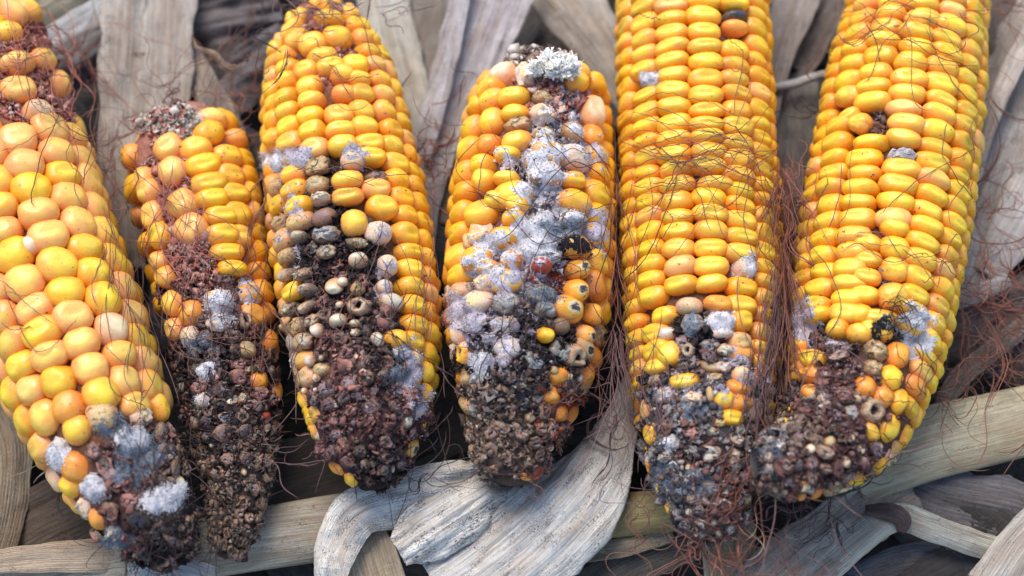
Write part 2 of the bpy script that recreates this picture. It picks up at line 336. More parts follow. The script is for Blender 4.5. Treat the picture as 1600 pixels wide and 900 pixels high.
# ------------------------------------------------------------ an ear of maize
def blobval(px, py, b):
    d = np.sqrt(((px - b[0]) / b[2]) ** 2 + ((py - b[1]) / b[3]) ** 2); return d
class Ear:
    def __init__(s, axis, lift=.010):
        A = np.array([list(a) + [0] * (4 - len(a)) for a in axis], float); n = len(A); M = 500
        tt = np.linspace(0, n - 1, M); out = np.zeros((M, 4))
        for i, t in enumerate(tt):
            k = min(int(t), n - 2); f = t - k; p0, p1, p2, p3 = A[max(k - 1, 0)], A[k], A[k + 1], A[min(k + 2, n - 1)]
            out[i] = .5 * (2 * p1 + (p2 - p0) * f + (2 * p0 - 5 * p1 + 4 * p2 - p3) * f * f + (3 * p1 - p0 - 3 * p2 + p3) * f ** 3)
        P = []; R = []
        rmax = np.max(out[:, 2]) * .0002
        for x, y, hw, zo in out:
            m = mpp(at(x, y, .035)); r = max(hw, 8) * m; zc = rmax * .95 + lift + zo * .001
            P.append(at(x, y, zc)); R.append(r)
        s.P = np.array(P); s.R = np.array(R); s.px = out[:, :2]; s.hw = out[:, 2]; s.M = M
        s.T = unit(np.gradient(s.P, axis=0)); c = unit(CAMP - s.P)
        s.U = unit(c - (c * s.T).sum(1)[:, None] * s.T); s.S = np.cross(s.U, s.T)
        s.s = np.concatenate([[0], np.cumsum(np.linalg.norm(np.diff(s.P, axis=0), axis=1))]); s.L = s.s[-1]
        s.dR = np.gradient(s.R) / np.gradient(s.s)
        s.loc = np.array([s.P[M // 2][0], s.P[M // 2][1], 0.0])
    def fr(s, d):
        i = np.clip(np.interp(d, s.s, np.arange(s.M)), 0, s.M - 1.001); k = i.astype(int) if hasattr(i, 'astype') else int(i); f = (i - k)
        g = lambda A: A[k] * (1 - f)[..., None] + A[k + 1] * f[..., None]
        return g(s.P), unit(g(s.T)), unit(g(s.U)), unit(g(s.S)), s.R[k] * (1 - f) + s.R[k + 1] * f, s.dR[k]
    def surf(s, d, phi, rf=1.0, add=0.0):
        d = np.atleast_1d(np.asarray(d, float)); phi = np.atleast_1d(np.asarray(phi, float))
        P, T, U, S, R, dR = s.fr(d); N = np.cos(phi)[:, None] * U + np.sin(phi)[:, None] * S
        pos = P + N * (R * rf + add)[:, None]; Nn = unit(N - np.clip(dR, -1.2, 1.2)[:, None] * T)
        return pos, Nn, T, R
    def inv(s, x, y):
        tx, ty = x, y
        for _ in range(7):
            d, ph = s.inv0(tx, ty); qx, qy = proj(s.surf(d, ph)[0][0]); ex, ey = x - qx, y - qy
            if abs(ex) + abs(ey) < .6: break
            tx += ex * .8; ty += ey * .9
        return d, ph
    def inv0(s, x, y):
        q = np.hypot(s.px[:, 0] - x, s.px[:, 1] - y); k = int(np.argmin(q)); a = s.px[min(k + 1, s.M - 1)] - s.px[max(k - 1, 0)]; a = a / np.hypot(*a)
        side = a[1] * (x - s.px[k, 0]) - a[0] * (y - s.px[k, 1])
        return s.s[k], math.asin(max(-.995, min(.995, side / max(s.hw[k], 1))))

def kmat(pos, N, T, w, h, z, rng, tilt=.08, spin=0.0):
    N = unit(N + rng.normal(0, tilt, 3)); X = unit(np.cross(N, -T) * -1); Y = np.cross(N, X)
    sp = rng.normal(0, .06) + spin; c, si = math.cos(sp), math.sin(sp); X, Y = X * c + Y * si, Y * c - X * si
    m = np.eye(4); m[:3, 0] = X * w; m[:3, 1] = Y * h; m[:3, 2] = N * z; m[:3, 3] = pos; return m

def build_ear(label, axis, rows, phase, pitch, spec, lift=.010, twist=0.0, seed=1, base='ok', vary=(), kz=.0042, jitter=.04, overlap=1.07, shape=None, group='maize ears laid side by side', limit=1.95, bare=(.6, .9)):
    rng = np.random.default_rng(seed); E = Ear(axis, lift)
    root = bpy.data.objects.new('maize_ear', None); COL.objects.link(root); root.location = E.loc; root.empty_display_size = .02
    tag(root, label, 'corn cob', group)
    expl = spec.get('kernels', []); zones = spec.get('zones', []); chaff = spec.get('chaff', [])
    K = []   # (pos,N,T,w,h,z,state,spin,order)
    epx = []
    for e in expl:
        x, y, w, h, st = e[:5]; spin = math.radians(e[5]) if len(e) > 5 else 0.0; zadd = e[6] if len(e) > 6 else (.5 if any(blobval(x, y, b) < 1 and b[4] not in ('pink', 'papery') for b in chaff) else 0)
        d, ph = E.inv(x, y); pos, N, T, R = E.surf(d, ph); m = mpp(pos[0])
        zz = kz * min(1.0, w / 40)
        K.append((pos[0] - N[0] * (zz * .96 - zadd * .001), N[0], T[0], w * m * .5, h * m * .5, zz, st, spin, abs(ph))); epx.append((x, y, w, h))
    epx = np.array(epx) if epx else np.zeros((0, 4))
    for r in range(rows):
        d = rng.uniform(0, pitch) * .0002; prev = 0
        while d < E.L:
            ph0 = phase + r * 2 * math.pi / rows + twist * d / E.L; ph = (ph0 + math.pi) % (2 * math.pi) - math.pi
            P, N, T, R = E.surf(d, ph + rng.normal(0, jitter * .6)); m = mpp(P[0]); p = pitch * m / .95 * rng.uniform(.86, 1.16)
            pp = p * (0.8 + .2 * min(1, R[0] / (np.max(E.R)))); d += pp * .5
            P, N, T, R = E.surf(d, ph + rng.normal(0, jitter * .5)); d += pp * .5
            if abs(ph) > limit: continue
            x, y = proj(P[0]); st = base
            for (vs, pr) in vary:
                if rng.random() < pr: st = vs
            if len(epx) and np.any((np.abs(epx[:, 0] - x) < epx[:, 2] * .47) & (np.abs(epx[:, 1] - y) < epx[:, 3] * .48)) and abs(ph) < 1.45: continue
            for z in zones:
                q = blobval(x, y, z) + rng.normal(0, .12)
                if q < 1 and rng.random() < (z[5] if len(z) > 5 else 1): st = z[4] if isinstance(z[4], str) else z[4][rng.integers(len(z[4]))]
            if st == 'none':
                rotten = [b for b in chaff if b[4] not in ('pink', 'papery') and blobval(x, y, b) < .95]
                if not rotten or rng.random() > spec.get('stray', .07): continue
                st = ['small', 'small', 'smallwhite', 'stub', 'stub', 'grey'][rng.integers(6)]
            w = 2 * math.pi * R[0] / rows * .5 * overlap * .925 * rng.uniform(.95, 1.05); h = pp * .5 * overlap * 1.08
            zz = kz * rng.uniform(.92, 1.06)
            lift_ = .0012 if st in ('stub', 'small', 'smallwhite') else 0
            K.append((P[0] - N[0] * (zz * .98 - lift_ + rng.normal(0, .00025)), N[0], T[0], w, h, zz, st, 0.0, abs(ph)))
    CP = []
    rf, pf = spec.get('cup', (1.2, .82)); rows2 = int(round(rows * rf)); kc0 = np.array([[*proj(k[0] + k[1] * k[5] * .9), k[3] / mpp(k[0]), k[4] / mpp(k[0])] for k in K if k[8] < 1.6])
    for r in range(rows2):
        d = rng.uniform(0, pitch * pf) * .0002
        while d < E.L:
            ph0 = phase + r * 2 * math.pi / rows2 + twist * d / E.L; ph = (ph0 + math.pi) % (2 * math.pi) - math.pi + rng.normal(0, .05)
            P, N, T, R = E.surf(d, ph); m = mpp(P[0]); sc = .62 + .38 * R[0] / np.max(E.R); pp = pitch * pf * m * sc * rng.uniform(.85, 1.15); d += pp
            if abs(ph) > 1.75 or rng.random() < .10: continue
            x, y = proj(P[0]); b_ = None
            for b in chaff:
                if b[4] not in ('pink', 'papery') and blobval(x, y, b) + rng.normal(0, .08) < 1 and rng.random() < b[5] + .1: b_ = b
            if b_ is None or np.any(((kc0[:, 0] - x) / (kc0[:, 2] * .95)) ** 2 + ((kc0[:, 1] - y) / (kc0[:, 3] * .95)) ** 2 < 1): continue
            p_ = PAL[b_[4]]; pr = np.array([w for _, w in p_]); c = np.array(p_[rng.choice(len(p_), p=pr / pr.sum())][0])
            w = min(2 * math.pi * R[0] / rows2 * .5, .0025) * rng.uniform(.8, 1.15); h = pp * .5 * rng.uniform(.85, 1.15)
            t_ = np.clip((d / E.L - bare[0]) / (bare[1] - bare[0]), 0, 1); t_ = t_ * t_ * (3 - 2 * t_); rr = R[0] * (.80 + .14 * t_)
            cl = max(0, noise.noise(Vector(P[0] * 260))) * .0016
            K0 = P[0] - N[0] * (R[0] - rr - .0004 - cl); CP.append((K0, N[0], T[0], w, h, .0013 * rng.uniform(.7, 1.3), c, abs(ph), b_[4]))
    # individual kernels in view; any past the limit become one joined part
    def key(k):
        x, y = proj(k[0]); return (k[8] > 1.75) * 10 + (y < -12) * 10 + (x < -12) * 10 + k[8]
    K.sort(key=key); JV, JF, BV, BF = [], [], [], []; off = joff = 0
    L = Matrix.Translation(Vector(-E.loc))
    for i, (pos, N, T, w, h, zz, st, spin, o_) in enumerate(K):
        shp, c, blush, mould, rot, dirt, red, size = ST_[st]
        if shape and st in ('ok', 'gold', 'peach'): shp = shape
        sk = shp[rng.integers(len(shp))]; vi = int(rng.integers(len(KM[sk]))); m = kmat(pos, N, T, w * size, h * size, zz * (size if size > .7 else .8), rng, .09 if size > .7 else .25, spin)
        if rng.random() < .5: m[:3, 0] *= -1; m[:3, 1] *= -1
        V, F = KS[sk][vi]; WV = V @ m[:3, :3].T + m[:3, 3]; BV.append(WV); BF.append(F + off); off += len(V)
        if i >= 292 or (proj(pos)[1] < -40):
            JV.append(WV); JF.append(F + joff); joff += len(V); continue
        o = add_obj('kernel', KM[sk][vi], root); o.matrix_basis = L @ Matrix(m.tolist())
        cc = np.array(c) * rng.uniform(.86, 1.08) * np.array([1, rng.uniform(.94, 1.01), rng.uniform(.7, 1.6) if c[2] < .15 else rng.uniform(.9, 1.04)])
        o.color = (*np.clip(cc, 0, .95), 1)
        o['blush'] = float(np.clip(blush + rng.normal(0, .15), 0, 1)); o['mould'] = float(np.clip(mould * rng.uniform(.8, 1.2), 0, 1.2)); o['rot'] = float(rot * rng.uniform(.7, 1.3))
        o['dirt'] = float(np.clip(dirt * rng.uniform(.5, 1.6), 0, 1)); o['red'] = float(red); o['eye'] = 1.0 if 'eyed' in st else 0.0; o['holed'] = 1.0 if sk == 'hollow' else 0.0
        if st in STATE_LABEL: o['label'] = STATE_LABEL[st]
    if JV:
        o = add_obj('kernels_out_of_view', mesh_tris('kernels_out_of_view', np.vstack(JV) - E.loc, np.vstack(JF), M_KERNEL), root); o.name = 'side_kernels'
        o['kind'] = 'stuff'; o.color = (*YEL, 1); o['blush'] = .2; o['mould'] = 0.0; o['rot'] = 0.0; o['dirt'] = .1; o['red'] = 0.0
    nk = sum(1 for ch in root.children); CP.sort(key=lambda c: (c[7] > 1.2) * 2 + c[7] * .3); tm = [(v, f) for q in ('cup', 'scrap', 'scrap') for v, f in KS[q]]; tmm = [m_ for q in ('cup', 'scrap', 'scrap') for m_ in KM[q]]
    RM, RP, RC, RI = [], [], [], []
    for i, (pos, N, T, w, h, zz, c, o_, pn) in enumerate(CP):
        m = kmat(pos, N, T, w, h, zz, rng, .28, rng.normal(0, .4)); q = int(rng.integers(len(tm))); c = c * rng.uniform(.85, 1.4)
        V, F = tm[q]; BV.append(V @ m[:3, :3].T + m[:3, 3]); BF.append(F + off); off += len(V)
        if nk < 290:
            o = add_obj('collapsed_kernel', tmm[q], root); o.matrix_basis = L @ Matrix(m.tolist()); nk += 1; o.color = (*np.clip(c, 0, 1), 1)
            o['blush'] = 0.0; o['mould'] = float(rng.choice([0, .15, .3, .45])) if pn in ('grey', 'lilac') else float(rng.choice([0, 0, .1, .25])); o['rot'] = .25; o['dirt'] = .6; o['red'] = 0.0; o['eye'] = 0.0; o['holed'] = 1.0
        else: RM.append(m[:3, :3]); RP.append(m[:3, 3]); RC.append(c); RI.append(q)
    if RM: scatter('collapsed_kernels_small', np.array(RI), np.array(RM), np.array(RP), np.array(RC), M_CHAFF, tm, .03, root, E.loc).name = 'crumpled_kernel_skins'
    # cob core
    nu, nv = 150, 84; dd = np.linspace(0, E.L, nu); ph = np.linspace(-math.pi, math.pi, nv, endpoint=False)
    D, PH = np.meshgrid(dd, ph, indexing='ij'); tf = np.clip((D / E.L - bare[0]) / (bare[1] - bare[0]), 0, 1); tf = tf * tf * (3 - 2 * tf)
    corerf = lambda d: .80 + .14 * (lambda t: t * t * (3 - 2 * t))(np.clip((d / E.L - bare[0]) / (bare[1] - bare[0]), 0, 1))
    pos, N, T, R = E.surf(D.ravel(), PH.ravel()); nz = np.array([noise.noise(Vector(p * 420)) + .6 * noise.noise(Vector(p * 900)) for p in pos])
    P, T0, U0, S0, R0, _ = E.fr(D.ravel()); NN = np.cos(PH.ravel())[:, None] * U0 + np.sin(PH.ravel())[:, None] * S0
    V = P + NN * (R0 * corerf(D.ravel()) - .0006 + nz * .0006)[:, None]
    x, y = proj(pos); cc = np.tile(np.array(spec.get('core', (.20, .085, .04))), (len(V), 1))
    for b in chaff:
        q = blobval(x, y, b); w_ = np.clip((1.15 - q) * 4, 0, 1)[:, None]; pc = np.array(PAL[b[4]][0][0]) * (.9 if b[4] == 'pink' else .6); cc = cc * (1 - w_) + pc * w_
    idx = np.arange(nu * nv).reshape(nu, nv); a = idx[:-1]; b = idx[1:]; F = np.stack([a, b, np.roll(b, -1, 1), np.roll(a, -1, 1)], -1).reshape(-1, 4)[:, ::-1]
    V = np.vstack([V, E.P[0] - E.T[0] * .001, E.P[-1] + E.T[-1] * .0012]); cc = np.vstack([cc, cc[:1], cc[-1:]])
    T3 = np.vstack([F[:, [0, 1, 2]], F[:, [0, 2, 3]], [[nu * nv, i, (i + 1) % nv] for i in range(nv)], [[nu * nv + 1, (nu - 1) * nv + (i + 1) % nv, (nu - 1) * nv + i] for i in range(nv)]])
    add_obj('cob', mesh_tris('cob', V - E.loc, T3, M_COB, cc), root); BV.append(V); BF.append(T3 + off)
    # chaff, glumes and crumbs on the bare cob
    n = int(spec.get('nchaff', 9000)); d = rng.uniform(0, E.L, n); phs = rng.uniform(-1.9, 1.9, n) * np.where(d > E.L * .92, 1.65, 1); keep = rng.random(n) < np.interp(d, E.s, E.R) / E.R.max()
    d, phs = d[keep], phs[keep]; pos, N, T, R = E.surf(d, phs); x, y = proj(pos); pal = np.full(len(d), -1); ks = list(PAL)
    for b in chaff:
        q = blobval(x, y, b) + rng.normal(0, .10, len(d)); hit = (q < 1) & (rng.random(len(d)) < b[5] * (.42 if b[4] not in ('pink', 'black') else .8)); pal[hit] = ks.index(b[4])
    for e in expl:
        if e[4] == 'fuzz' and e[2] > 60: continue
        pal[(((x - e[0]) / (e[2] * .47)) ** 2 + ((y - e[1]) / (e[3] * .47)) ** 2) < 1] = -1
    kc = np.array([[*proj(k[0] + k[1] * k[5] * .9), k[3] / mpp(k[0]), k[4] / mpp(k[0])] for k in K if k[6] not in ('small', 'smallwhite', 'stub', 'grey', 'brown') and k[8] < 1.5])
    for e in kc: pal[(((x - e[0]) / (e[2] * .9)) ** 2 + ((y - e[1]) / (e[3] * .9)) ** 2) < 1] = -1
    sel = pal >= 0; d, phs, pal = d[sel], phs[sel], pal[sel]
    if len(d):
        c = np.zeros((len(d), 3))
        for k in set(pal):
            ii = np.where(pal == k)[0]; pr = np.array([w for _, w in PAL[ks[k]]]); ch = rng.choice(len(pr), len(ii), p=pr / pr.sum()); c[ii] = np.array([cc_ for cc_, _ in PAL[ks[k]]])[ch]
        c *= rng.uniform(.8, 1.25, (len(d), 1)); pos, N, T, R = E.surf(d, phs, corerf(d), 0)
        cl = np.array([noise.noise(Vector(p * 260)) for p in pos]); cl = np.where(pal == 0, cl * .2, cl); pos = pos + N * (rng.uniform(0, .0011, len(d)) + np.clip(cl, 0, 1) * .0014 * spec.get('lump', 1))[:, None]
        sz = rng.lognormal(math.log(.00074), .34, len(d)) * np.where(pal == 0, 1.2, 1) * spec.get('chsize', 1); fr = rand_frames(N, .55, rng) * (sz[:, None] * rng.uniform(.5, 1.35, (len(d), 3)))[:, None, :]
        scatter('chaff', rng.choice(len(FLAKES), len(d), p=[.32, .20, .24, .12, .12]), fr, pos, c, M_CHAFF, parent=root, loc=E.loc)
        # short broken fibres among the chaff
        m_ = rng.choice(len(d), min(len(d), int(len(d) * .45))); pa, ra, co = [], [], []
        for i in m_:
            dirn = unit(N[i] * .6 + rng.normal(0, 1, 3)); b_ = rng.normal(0, 1, 3) * .0008; l = rng.uniform(.001, .0035); t = np.linspace(0, 1, 5)[:, None]
            pa.append(pos[i] + dirn * l * t + b_ * t * t); ra.append(rng.uniform(.00004, .00010)); co.append(c[i] * rng.uniform(.6, 1.3))
        if pa:
            V, F, C = tubes(pa, ra, co); o = add_obj('chaff_fibre', mesh_tris('chaff_fibre', V - E.loc, F, M_SILK, C), root); o['kind'] = 'stuff'
    # mould felt lying over kernels and chaff
    mould = spec.get('mould', [])
    if mould:
        bvh = BVHTree.FromPolygons(np.vstack(BV).tolist(), np.vstack(BF).tolist())
        st_ = .00055; dd = np.arange(0, E.L, st_); aa = np.arange(-1.7, 1.7, st_ / E.R.max()); D, PH = np.meshgrid(dd, aa, indexing='ij'); shp = D.shape
        P, T0, U0, S0, R0, _ = E.fr(D.ravel()); NN = np.cos(PH.ravel())[:, None] * U0 + np.sin(PH.ravel())[:, None] * S0
        OUT = P + NN * (R0 * 1.25)[:, None]; SP = P + NN * R0[:, None]; x, y = proj(SP)
        m = np.zeros(len(x)); cc = np.zeros((len(x), 3)); cc[:] = MCOL['white']
        for b in mould:
            q = blobval(x, y, b); v = np.clip((1 - q) * 1.7, 0, 1) * b[5]; up = v > m; m[up] = v[up]
            near = (q < 1.05); w_ = np.clip((1.1 - q) * 3, 0, 1)[:, None] * near[:, None]; cc = cc * (1 - w_) + np.array(MCOL[b[4]]) * w_
        act = m > .01; nz = np.zeros(len(x)); hh = np.zeros(len(x)); fin = np.zeros(len(x))
        for i in np.where(act)[0]:
            p = Vector(SP[i]); nz[i] = noise.noise(p * 300) * .45 + noise.noise(p * 900) * .4 + noise.noise(p * 2200) * .3; fin[i] = noise.noise(p * 1900)
            h_ = bvh.ray_cast(Vector(OUT[i]), Vector(-NN[i]), R0[i]); hh[i] = (R0[i] * 1.25 - h_[3]) if h_[0] is not None else R0[i] * .8
        G = hh.reshape(shp); wgt = (act * 1.0).reshape(shp)
        def blur(A, k):
            for ax in (0, 1):
                B = A.copy()
                for j in range(1, k + 1): B = B + np.roll(A, j, ax) + np.roll(A, -j, ax)
                A = B / (2 * k + 1)
            return A
        sm = blur(G * wgt, 2) / np.maximum(blur(wgt, 2), 1e-6)
        cov = m + nz * .8; crust = sm.ravel() * .42 + hh * .58 + np.clip(cov - .36, -.6, .4) * .0010 + fin * .00028
        ok = (act & (cov > .24)).reshape(shp); idx = np.arange(len(x)).reshape(shp)
        f = ok[:-1, :-1] & ok[1:, :-1] & ok[1:, 1:] & ok[:-1, 1:]
        F = np.stack([idx[:-1, :-1][f], idx[1:, :-1][f], idx[1:, 1:][f], idx[:-1, 1:][f]], -1)
        if len(F):
            used = np.unique(F); mp = np.full(len(x), -1); mp[used] = np.arange(len(used)); V = P + NN * crust[:, None]
            dk = np.clip(.95 + nz * .5, .4, 1.25)[:, None]; C = cc * dk
            o = add_obj('mould_crust', mesh_tris('mould_crust', V[used] - E.loc, mp[F], M_MOULD, C[used]), root); o['kind'] = 'stuff'
            vis = used[(crust[used] > hh[used] - .0001)]
            if len(vis):
                g = rng.choice(vis, min(len(vis), 8000)); fr = rand_frames(NN[g], .5, rng) * rng.uniform(.00006, .00026, (len(g), 1, 1))
                scatter('mould_crumb', np.zeros(len(g), int), fr, (V[g] + rng.normal(0, .0003, (len(g), 3))), cc[g] * rng.uniform(.7, 1.2, (len(g), 1)), M_MOULD, [ICO1], .25, root, E.loc)
                g = rng.choice(vis, min(len(vis), 3200)); pa, ra, co = [], [], []; t = np.linspace(0, 1, 5)[:, None]
                for i in g:
                    dirn = unit(NN[i] * .7 + rng.normal(0, .8, 3)); l = rng.uniform(.0004, .0016); pa.append(V[i] + dirn * l * t + rng.normal(0, .0006, 3) * t * t); ra.append(rng.uniform(.00002, .00005)); co.append(cc[i] * rng.uniform(.7, 1.2))
                V2, F2, C2 = tubes(pa, ra, co); o = add_obj('mould_hair', mesh_tris('mould_hair', V2 - E.loc, F2, M_MOULD, C2), root); o['kind'] = 'stuff'
    # silk lying on the ear: (x0,y0,x1,y1,count,spread px,curl,colour)
    pa, ra, co = [], [], []
    for (x0, y0, x1, y1, cnt, spr, curl, sc_) in spec.get('silk', []):
        for _ in range(max(2, int(cnt * .62))):
            n = 26; t = np.linspace(0, 1, n); a = np.array([x0, y0]) + rng.normal(0, spr, 2); b = np.array([x1, y1]) + rng.normal(0, spr, 2)
            l = np.hypot(*(b - a)); f = rng.uniform(0, .35), rng.uniform(.65, 1); tt = f[0] + (f[1] - f[0]) * t
            q = a + (b - a) * tt[:, None]; nrm = np.array([-(b - a)[1], (b - a)[0]]) / l
            wob = sum(rng.normal(0, curl * l / (k + .5) ** 1.3) * np.sin(tt * math.pi * (k + 1) * rng.uniform(.7, 1.3) + rng.uniform(0, 6)) for k in range(5))
            q = q + nrm * wob[:, None]; pts = []
            for (xx, yy), h_ in zip(q, np.abs(np.sin(t * rng.uniform(3, 12) + rng.uniform(0, 6))) * rng.uniform(.2, 1.6)):
                d_, ph_ = E.inv(xx, yy); i = int(np.interp(d_, E.s, np.arange(E.M))); e = abs((xx - E.px[i, 0]) / max(E.hw[i], 1))
                if e < .97: pts.append(E.surf(d_, ph_, 1.0, .0004 + h_ * .0008)[0][0])
                else: pts.append(at(xx, yy, E.P[i][2] + .002 + h_ * .001))
            pa.append(np.array(pts)); ra.append(rng.uniform(.00009, .00017)); co.append(np.array(SILK[sc_]) * rng.uniform(.6, 1.4))
    if pa:
        V, F, C = tubes(pa, ra, co, 4); o = add_obj('silk', mesh_tris('silk', V - E.loc, F, M_SILK, C), root); o['kind'] = 'stuff'
    return root, E
SILK = {'red': (.22, .08, .052), 'brown': (.17, .075, .05), 'dark': (.055, .03, .027), 'purple': (.16, .085, .08), 'pale': (.45, .30, .19), 'black': (.02, .013, .013), 'pink': (.42, .15, .11)}

# ------------------------------------------------------------ husks, stalks, ground
def catmull(A, M):
    A = np.array(A, float); n = len(A); out = np.zeros((M, A.shape[1]))
    for i, t in enumerate(np.linspace(0, n - 1, M)):
        k = min(int(t), n - 2); f = t - k; p0, p1, p2, p3 = A[max(k - 1, 0)], A[k], A[k + 1], A[min(k + 2, n - 1)]
        out[i] = .5 * (2 * p1 + (p2 - p0) * f + (2 * p0 - 5 * p1 + 4 * p2 - p3) * f * f + (3 * p1 - p0 - 3 * p2 + p3) * f ** 3)
    return out
def husk_geom(pts, curl=.15, seed=1, nc=44, rough=1.0, vein=1.5, wave=1.0):
    """pts: x,y,z(mm),half width px, roll deg -> V,F,uv (mm)"""
    rng = np.random.default_rng(seed); M = int(max(24, min(90, 4 + np.sum(np.hypot(*np.diff(np.array(pts, float)[:, :2], axis=0).T)) / 7)))
    A = catmull(pts, M); P = np.array([at(a[0], a[1], a[2] * .001) for a in A]); T = unit(np.gradient(P, axis=0)); up = unit(CAMP - P)
    B = unit(np.cross(T, up)); Nn = np.cross(B, T); rl = np.radians(A[:, 4])[:, None]; B2 = B * np.cos(rl) + Nn * np.sin(rl); N2 = np.cross(B2, T)
    hw = np.maximum(A[:, 3], 1.5) * K * .5 * 1.0
    hw = A[:, 3] * np.array([mpp(p) for p in P]); s = np.concatenate([[0], np.cumsum(np.linalg.norm(np.diff(P, axis=0), axis=1))])
    u = np.linspace(-1, 1, nc); V = np.zeros((M, nc, 3)); UV = np.zeros((M, nc, 2)); ph = rng.uniform(0, 100)
    for i in range(M):
        e0 = 1 + .06 * rough * noise.noise(Vector((s[i] * 120, ph, 0))) + .016 * rough * noise.noise(Vector((s[i] * 900, ph, 4))); e1 = 1 + .06 * rough * noise.noise(Vector((s[i] * 120, ph, 9)))
        for j in range(nc):
            uu = u[j] * (e1 if u[j] > 0 else e0); xm = uu * hw[i]
            z = curl * hw[i] * (1 - uu * uu) + .00016 * math.cos(2 * math.pi * u[j] * nc / 2 / 3.0) * (vein / 1.5)
            z += wave * (.0004 * abs(noise.noise(Vector((xm * 420, s[i] * 60, ph + 3)))) + .00028 * noise.noise(Vector((xm * 300, s[i] * 700, ph + 13)))); z += wave * (.0011 * noise.noise(Vector((xm * 90, s[i] * 22, ph))) + .0005 * noise.noise(Vector((xm * 350, s[i] * 25, ph + 5))) + .0006 * noise.noise(Vector((xm * 160, s[i] * 130, ph + 9))))
            V[i, j] = P[i] + B2[i] * xm + N2[i] * z; UV[i, j] = (xm * 1000, s[i] * 1000)
    idx = np.arange(M * nc).reshape(M, nc); a, b = idx[:-1, :-1], idx[1:, :-1]; c, d = idx[1:, 1:], idx[:-1, 1:]
    F = np.stack([a, b, c, d], -1).reshape(-1, 4)
    return V.reshape(-1, 3), F, UV.reshape(-1, 2)
def thicken(V, F, UV, th, shape_hint=None):
    me_n = np.zeros_like(V); fn = np.cross(V[F[:, 2]] - V[F[:, 0]], V[F[:, 3]] - V[F[:, 1]])
    for k in range(4): np.add.at(me_n, F[:, k], fn)
    me_n = unit(me_n); n = len(V); V2 = np.vstack([V + me_n * th * .5, V - me_n * th * .5])
    E = np.vstack([F[:, [0, 1]], F[:, [1, 2]], F[:, [2, 3]], F[:, [3, 0]]]); key = np.sort(E, 1); _, inv, cnt = np.unique(key, axis=0, return_inverse=True, return_counts=True)
    be = E[cnt[inv.ravel()] == 1]; side = np.stack([be[:, 1], be[:, 0], be[:, 0] + n, be[:, 1] + n], -1)
    return V2, np.vstack([F, F[:, ::-1] + n, side]), np.vstack([UV, UV])
def husk(label, pts, col, curl=.15, seed=1, weather=.3, cat='corn husk', name='dry_husk', rough=2.4, wave=1.0, th=.0002, group='dry husks spread under the ears', midrib=None, nc=44):
    V, F, UV = husk_geom(pts, curl, seed, nc, rough, wave=wave); V, F, UV = thicken(V, F, UV, th)
    gap_shade = .62 if np.mean([p[2] for p in pts]) < 7.5 else 1.0     # lowest leaves coloured darker, standing in for shade in the gaps
    col = (col[0] * 1.05 * gap_shade, col[1] * gap_shade, col[2] * .93 * gap_shade)
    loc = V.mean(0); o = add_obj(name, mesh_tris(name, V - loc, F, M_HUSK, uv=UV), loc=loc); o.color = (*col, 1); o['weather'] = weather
    tag(o, label, cat, group); 
    if midrib:
        A = catmull(pts, 40); q = [at(a[0] + midrib[0], a[1] + midrib[1], a[2] * .001 + .0006 + curl * a[3] * .0002) for a in A]
        V, F, C = tubes([np.array(q)], [midrib[2] * .001], [(1, 1, 1)], 8); r = add_obj('midrib', mesh_tris('midrib', V - loc, F, M_HUSK, uv=np.stack([np.tile(np.arange(8), 40) * .4, np.repeat(np.arange(40), 8) * 2.], -1)), o); r.color = (col[0] * 1.15, col[1] * 1.12, col[2] * 1.1, 1); r['weather'] = weather
    return o
def stalk(label, pts, col, flat=.55, seed=1, weather=.3, group=None, nodes=()):
    """pts: x,y,z mm,half width px"""
    rng = np.random.default_rng(seed); A = catmull(pts, 60); P = np.array([at(a[0], a[1], a[2] * .001) for a in A]); T = unit(np.gradient(P, axis=0)); up = unit(CAMP - P)
    B = unit(np.cross(T, up)); N = np.cross(B, T); hw = A[:, 3] * np.array([mpp(p) for p in P]); s = np.concatenate([[0], np.cumsum(np.linalg.norm(np.diff(P, axis=0), axis=1))]); n = 72
    V = []; UV = []
    for i in range(60):
        for j in range(n):
            a = 2 * math.pi * j / n; c, si = math.cos(a), math.sin(a); r = 1 + .012 * math.cos(a * 24) + .05 * noise.noise(Vector((c * 1.6, si * 1.6, s[i] * 12 + seed)))
            V.append(P[i] + B[i] * c * hw[i] * r + N[i] * si * hw[i] * flat * r); UV.append((a * hw[i] * 1000, s[i] * 1000))
    idx = np.arange(60 * n).reshape(60, n); a, b = idx[:-1], idx[1:]; F = np.stack([a, b, np.roll(b, -1, 1), np.roll(a, -1, 1)], -1).reshape(-1, 4)
    V = np.array(V); loc = P.mean(0); loc[2] = 0
    F3 = np.vstack([F[:, [0, 1, 2]], F[:, [0, 2, 3]], [[0, i, i + 1] for i in range(1, n - 1)], [[59 * n, 59 * n + i + 1, 59 * n + i] for i in range(1, n - 1)]])
    o = add_obj('corn_stalk', mesh_tris('corn_stalk', V - loc, F3, M_HUSK, uv=UV), loc=loc); o.color = (*col, 1); o['weather'] = weather; tag(o, label, 'corn stalk', group); return o

# ground sheet
g = np.concatenate([[-1.5, -.8, -.45], np.linspace(-.3, .3, 150), [.45, .8, 1.5]]); X, Y = np.meshgrid(g, g, indexing='ij')
Z = np.array([noise.noise(Vector((x * 25, y * 25, 3))) * .004 + noise.noise(Vector((x * 90, y * 90, 1))) * .0016 for x, y in zip(X.ravel(), Y.ravel())]) - .008
idx = np.arange(X.size).reshape(X.shape); F = np.stack([idx[:-1, :-1], idx[1:, :-1], idx[1:, 1:], idx[:-1, 1:]], -1).reshape(-1, 4)
tag(add_obj('ground', mesh_tris('ground', np.stack([X.ravel(), Y.ravel(), Z], -1), F, M_SOIL)), kind='structure')

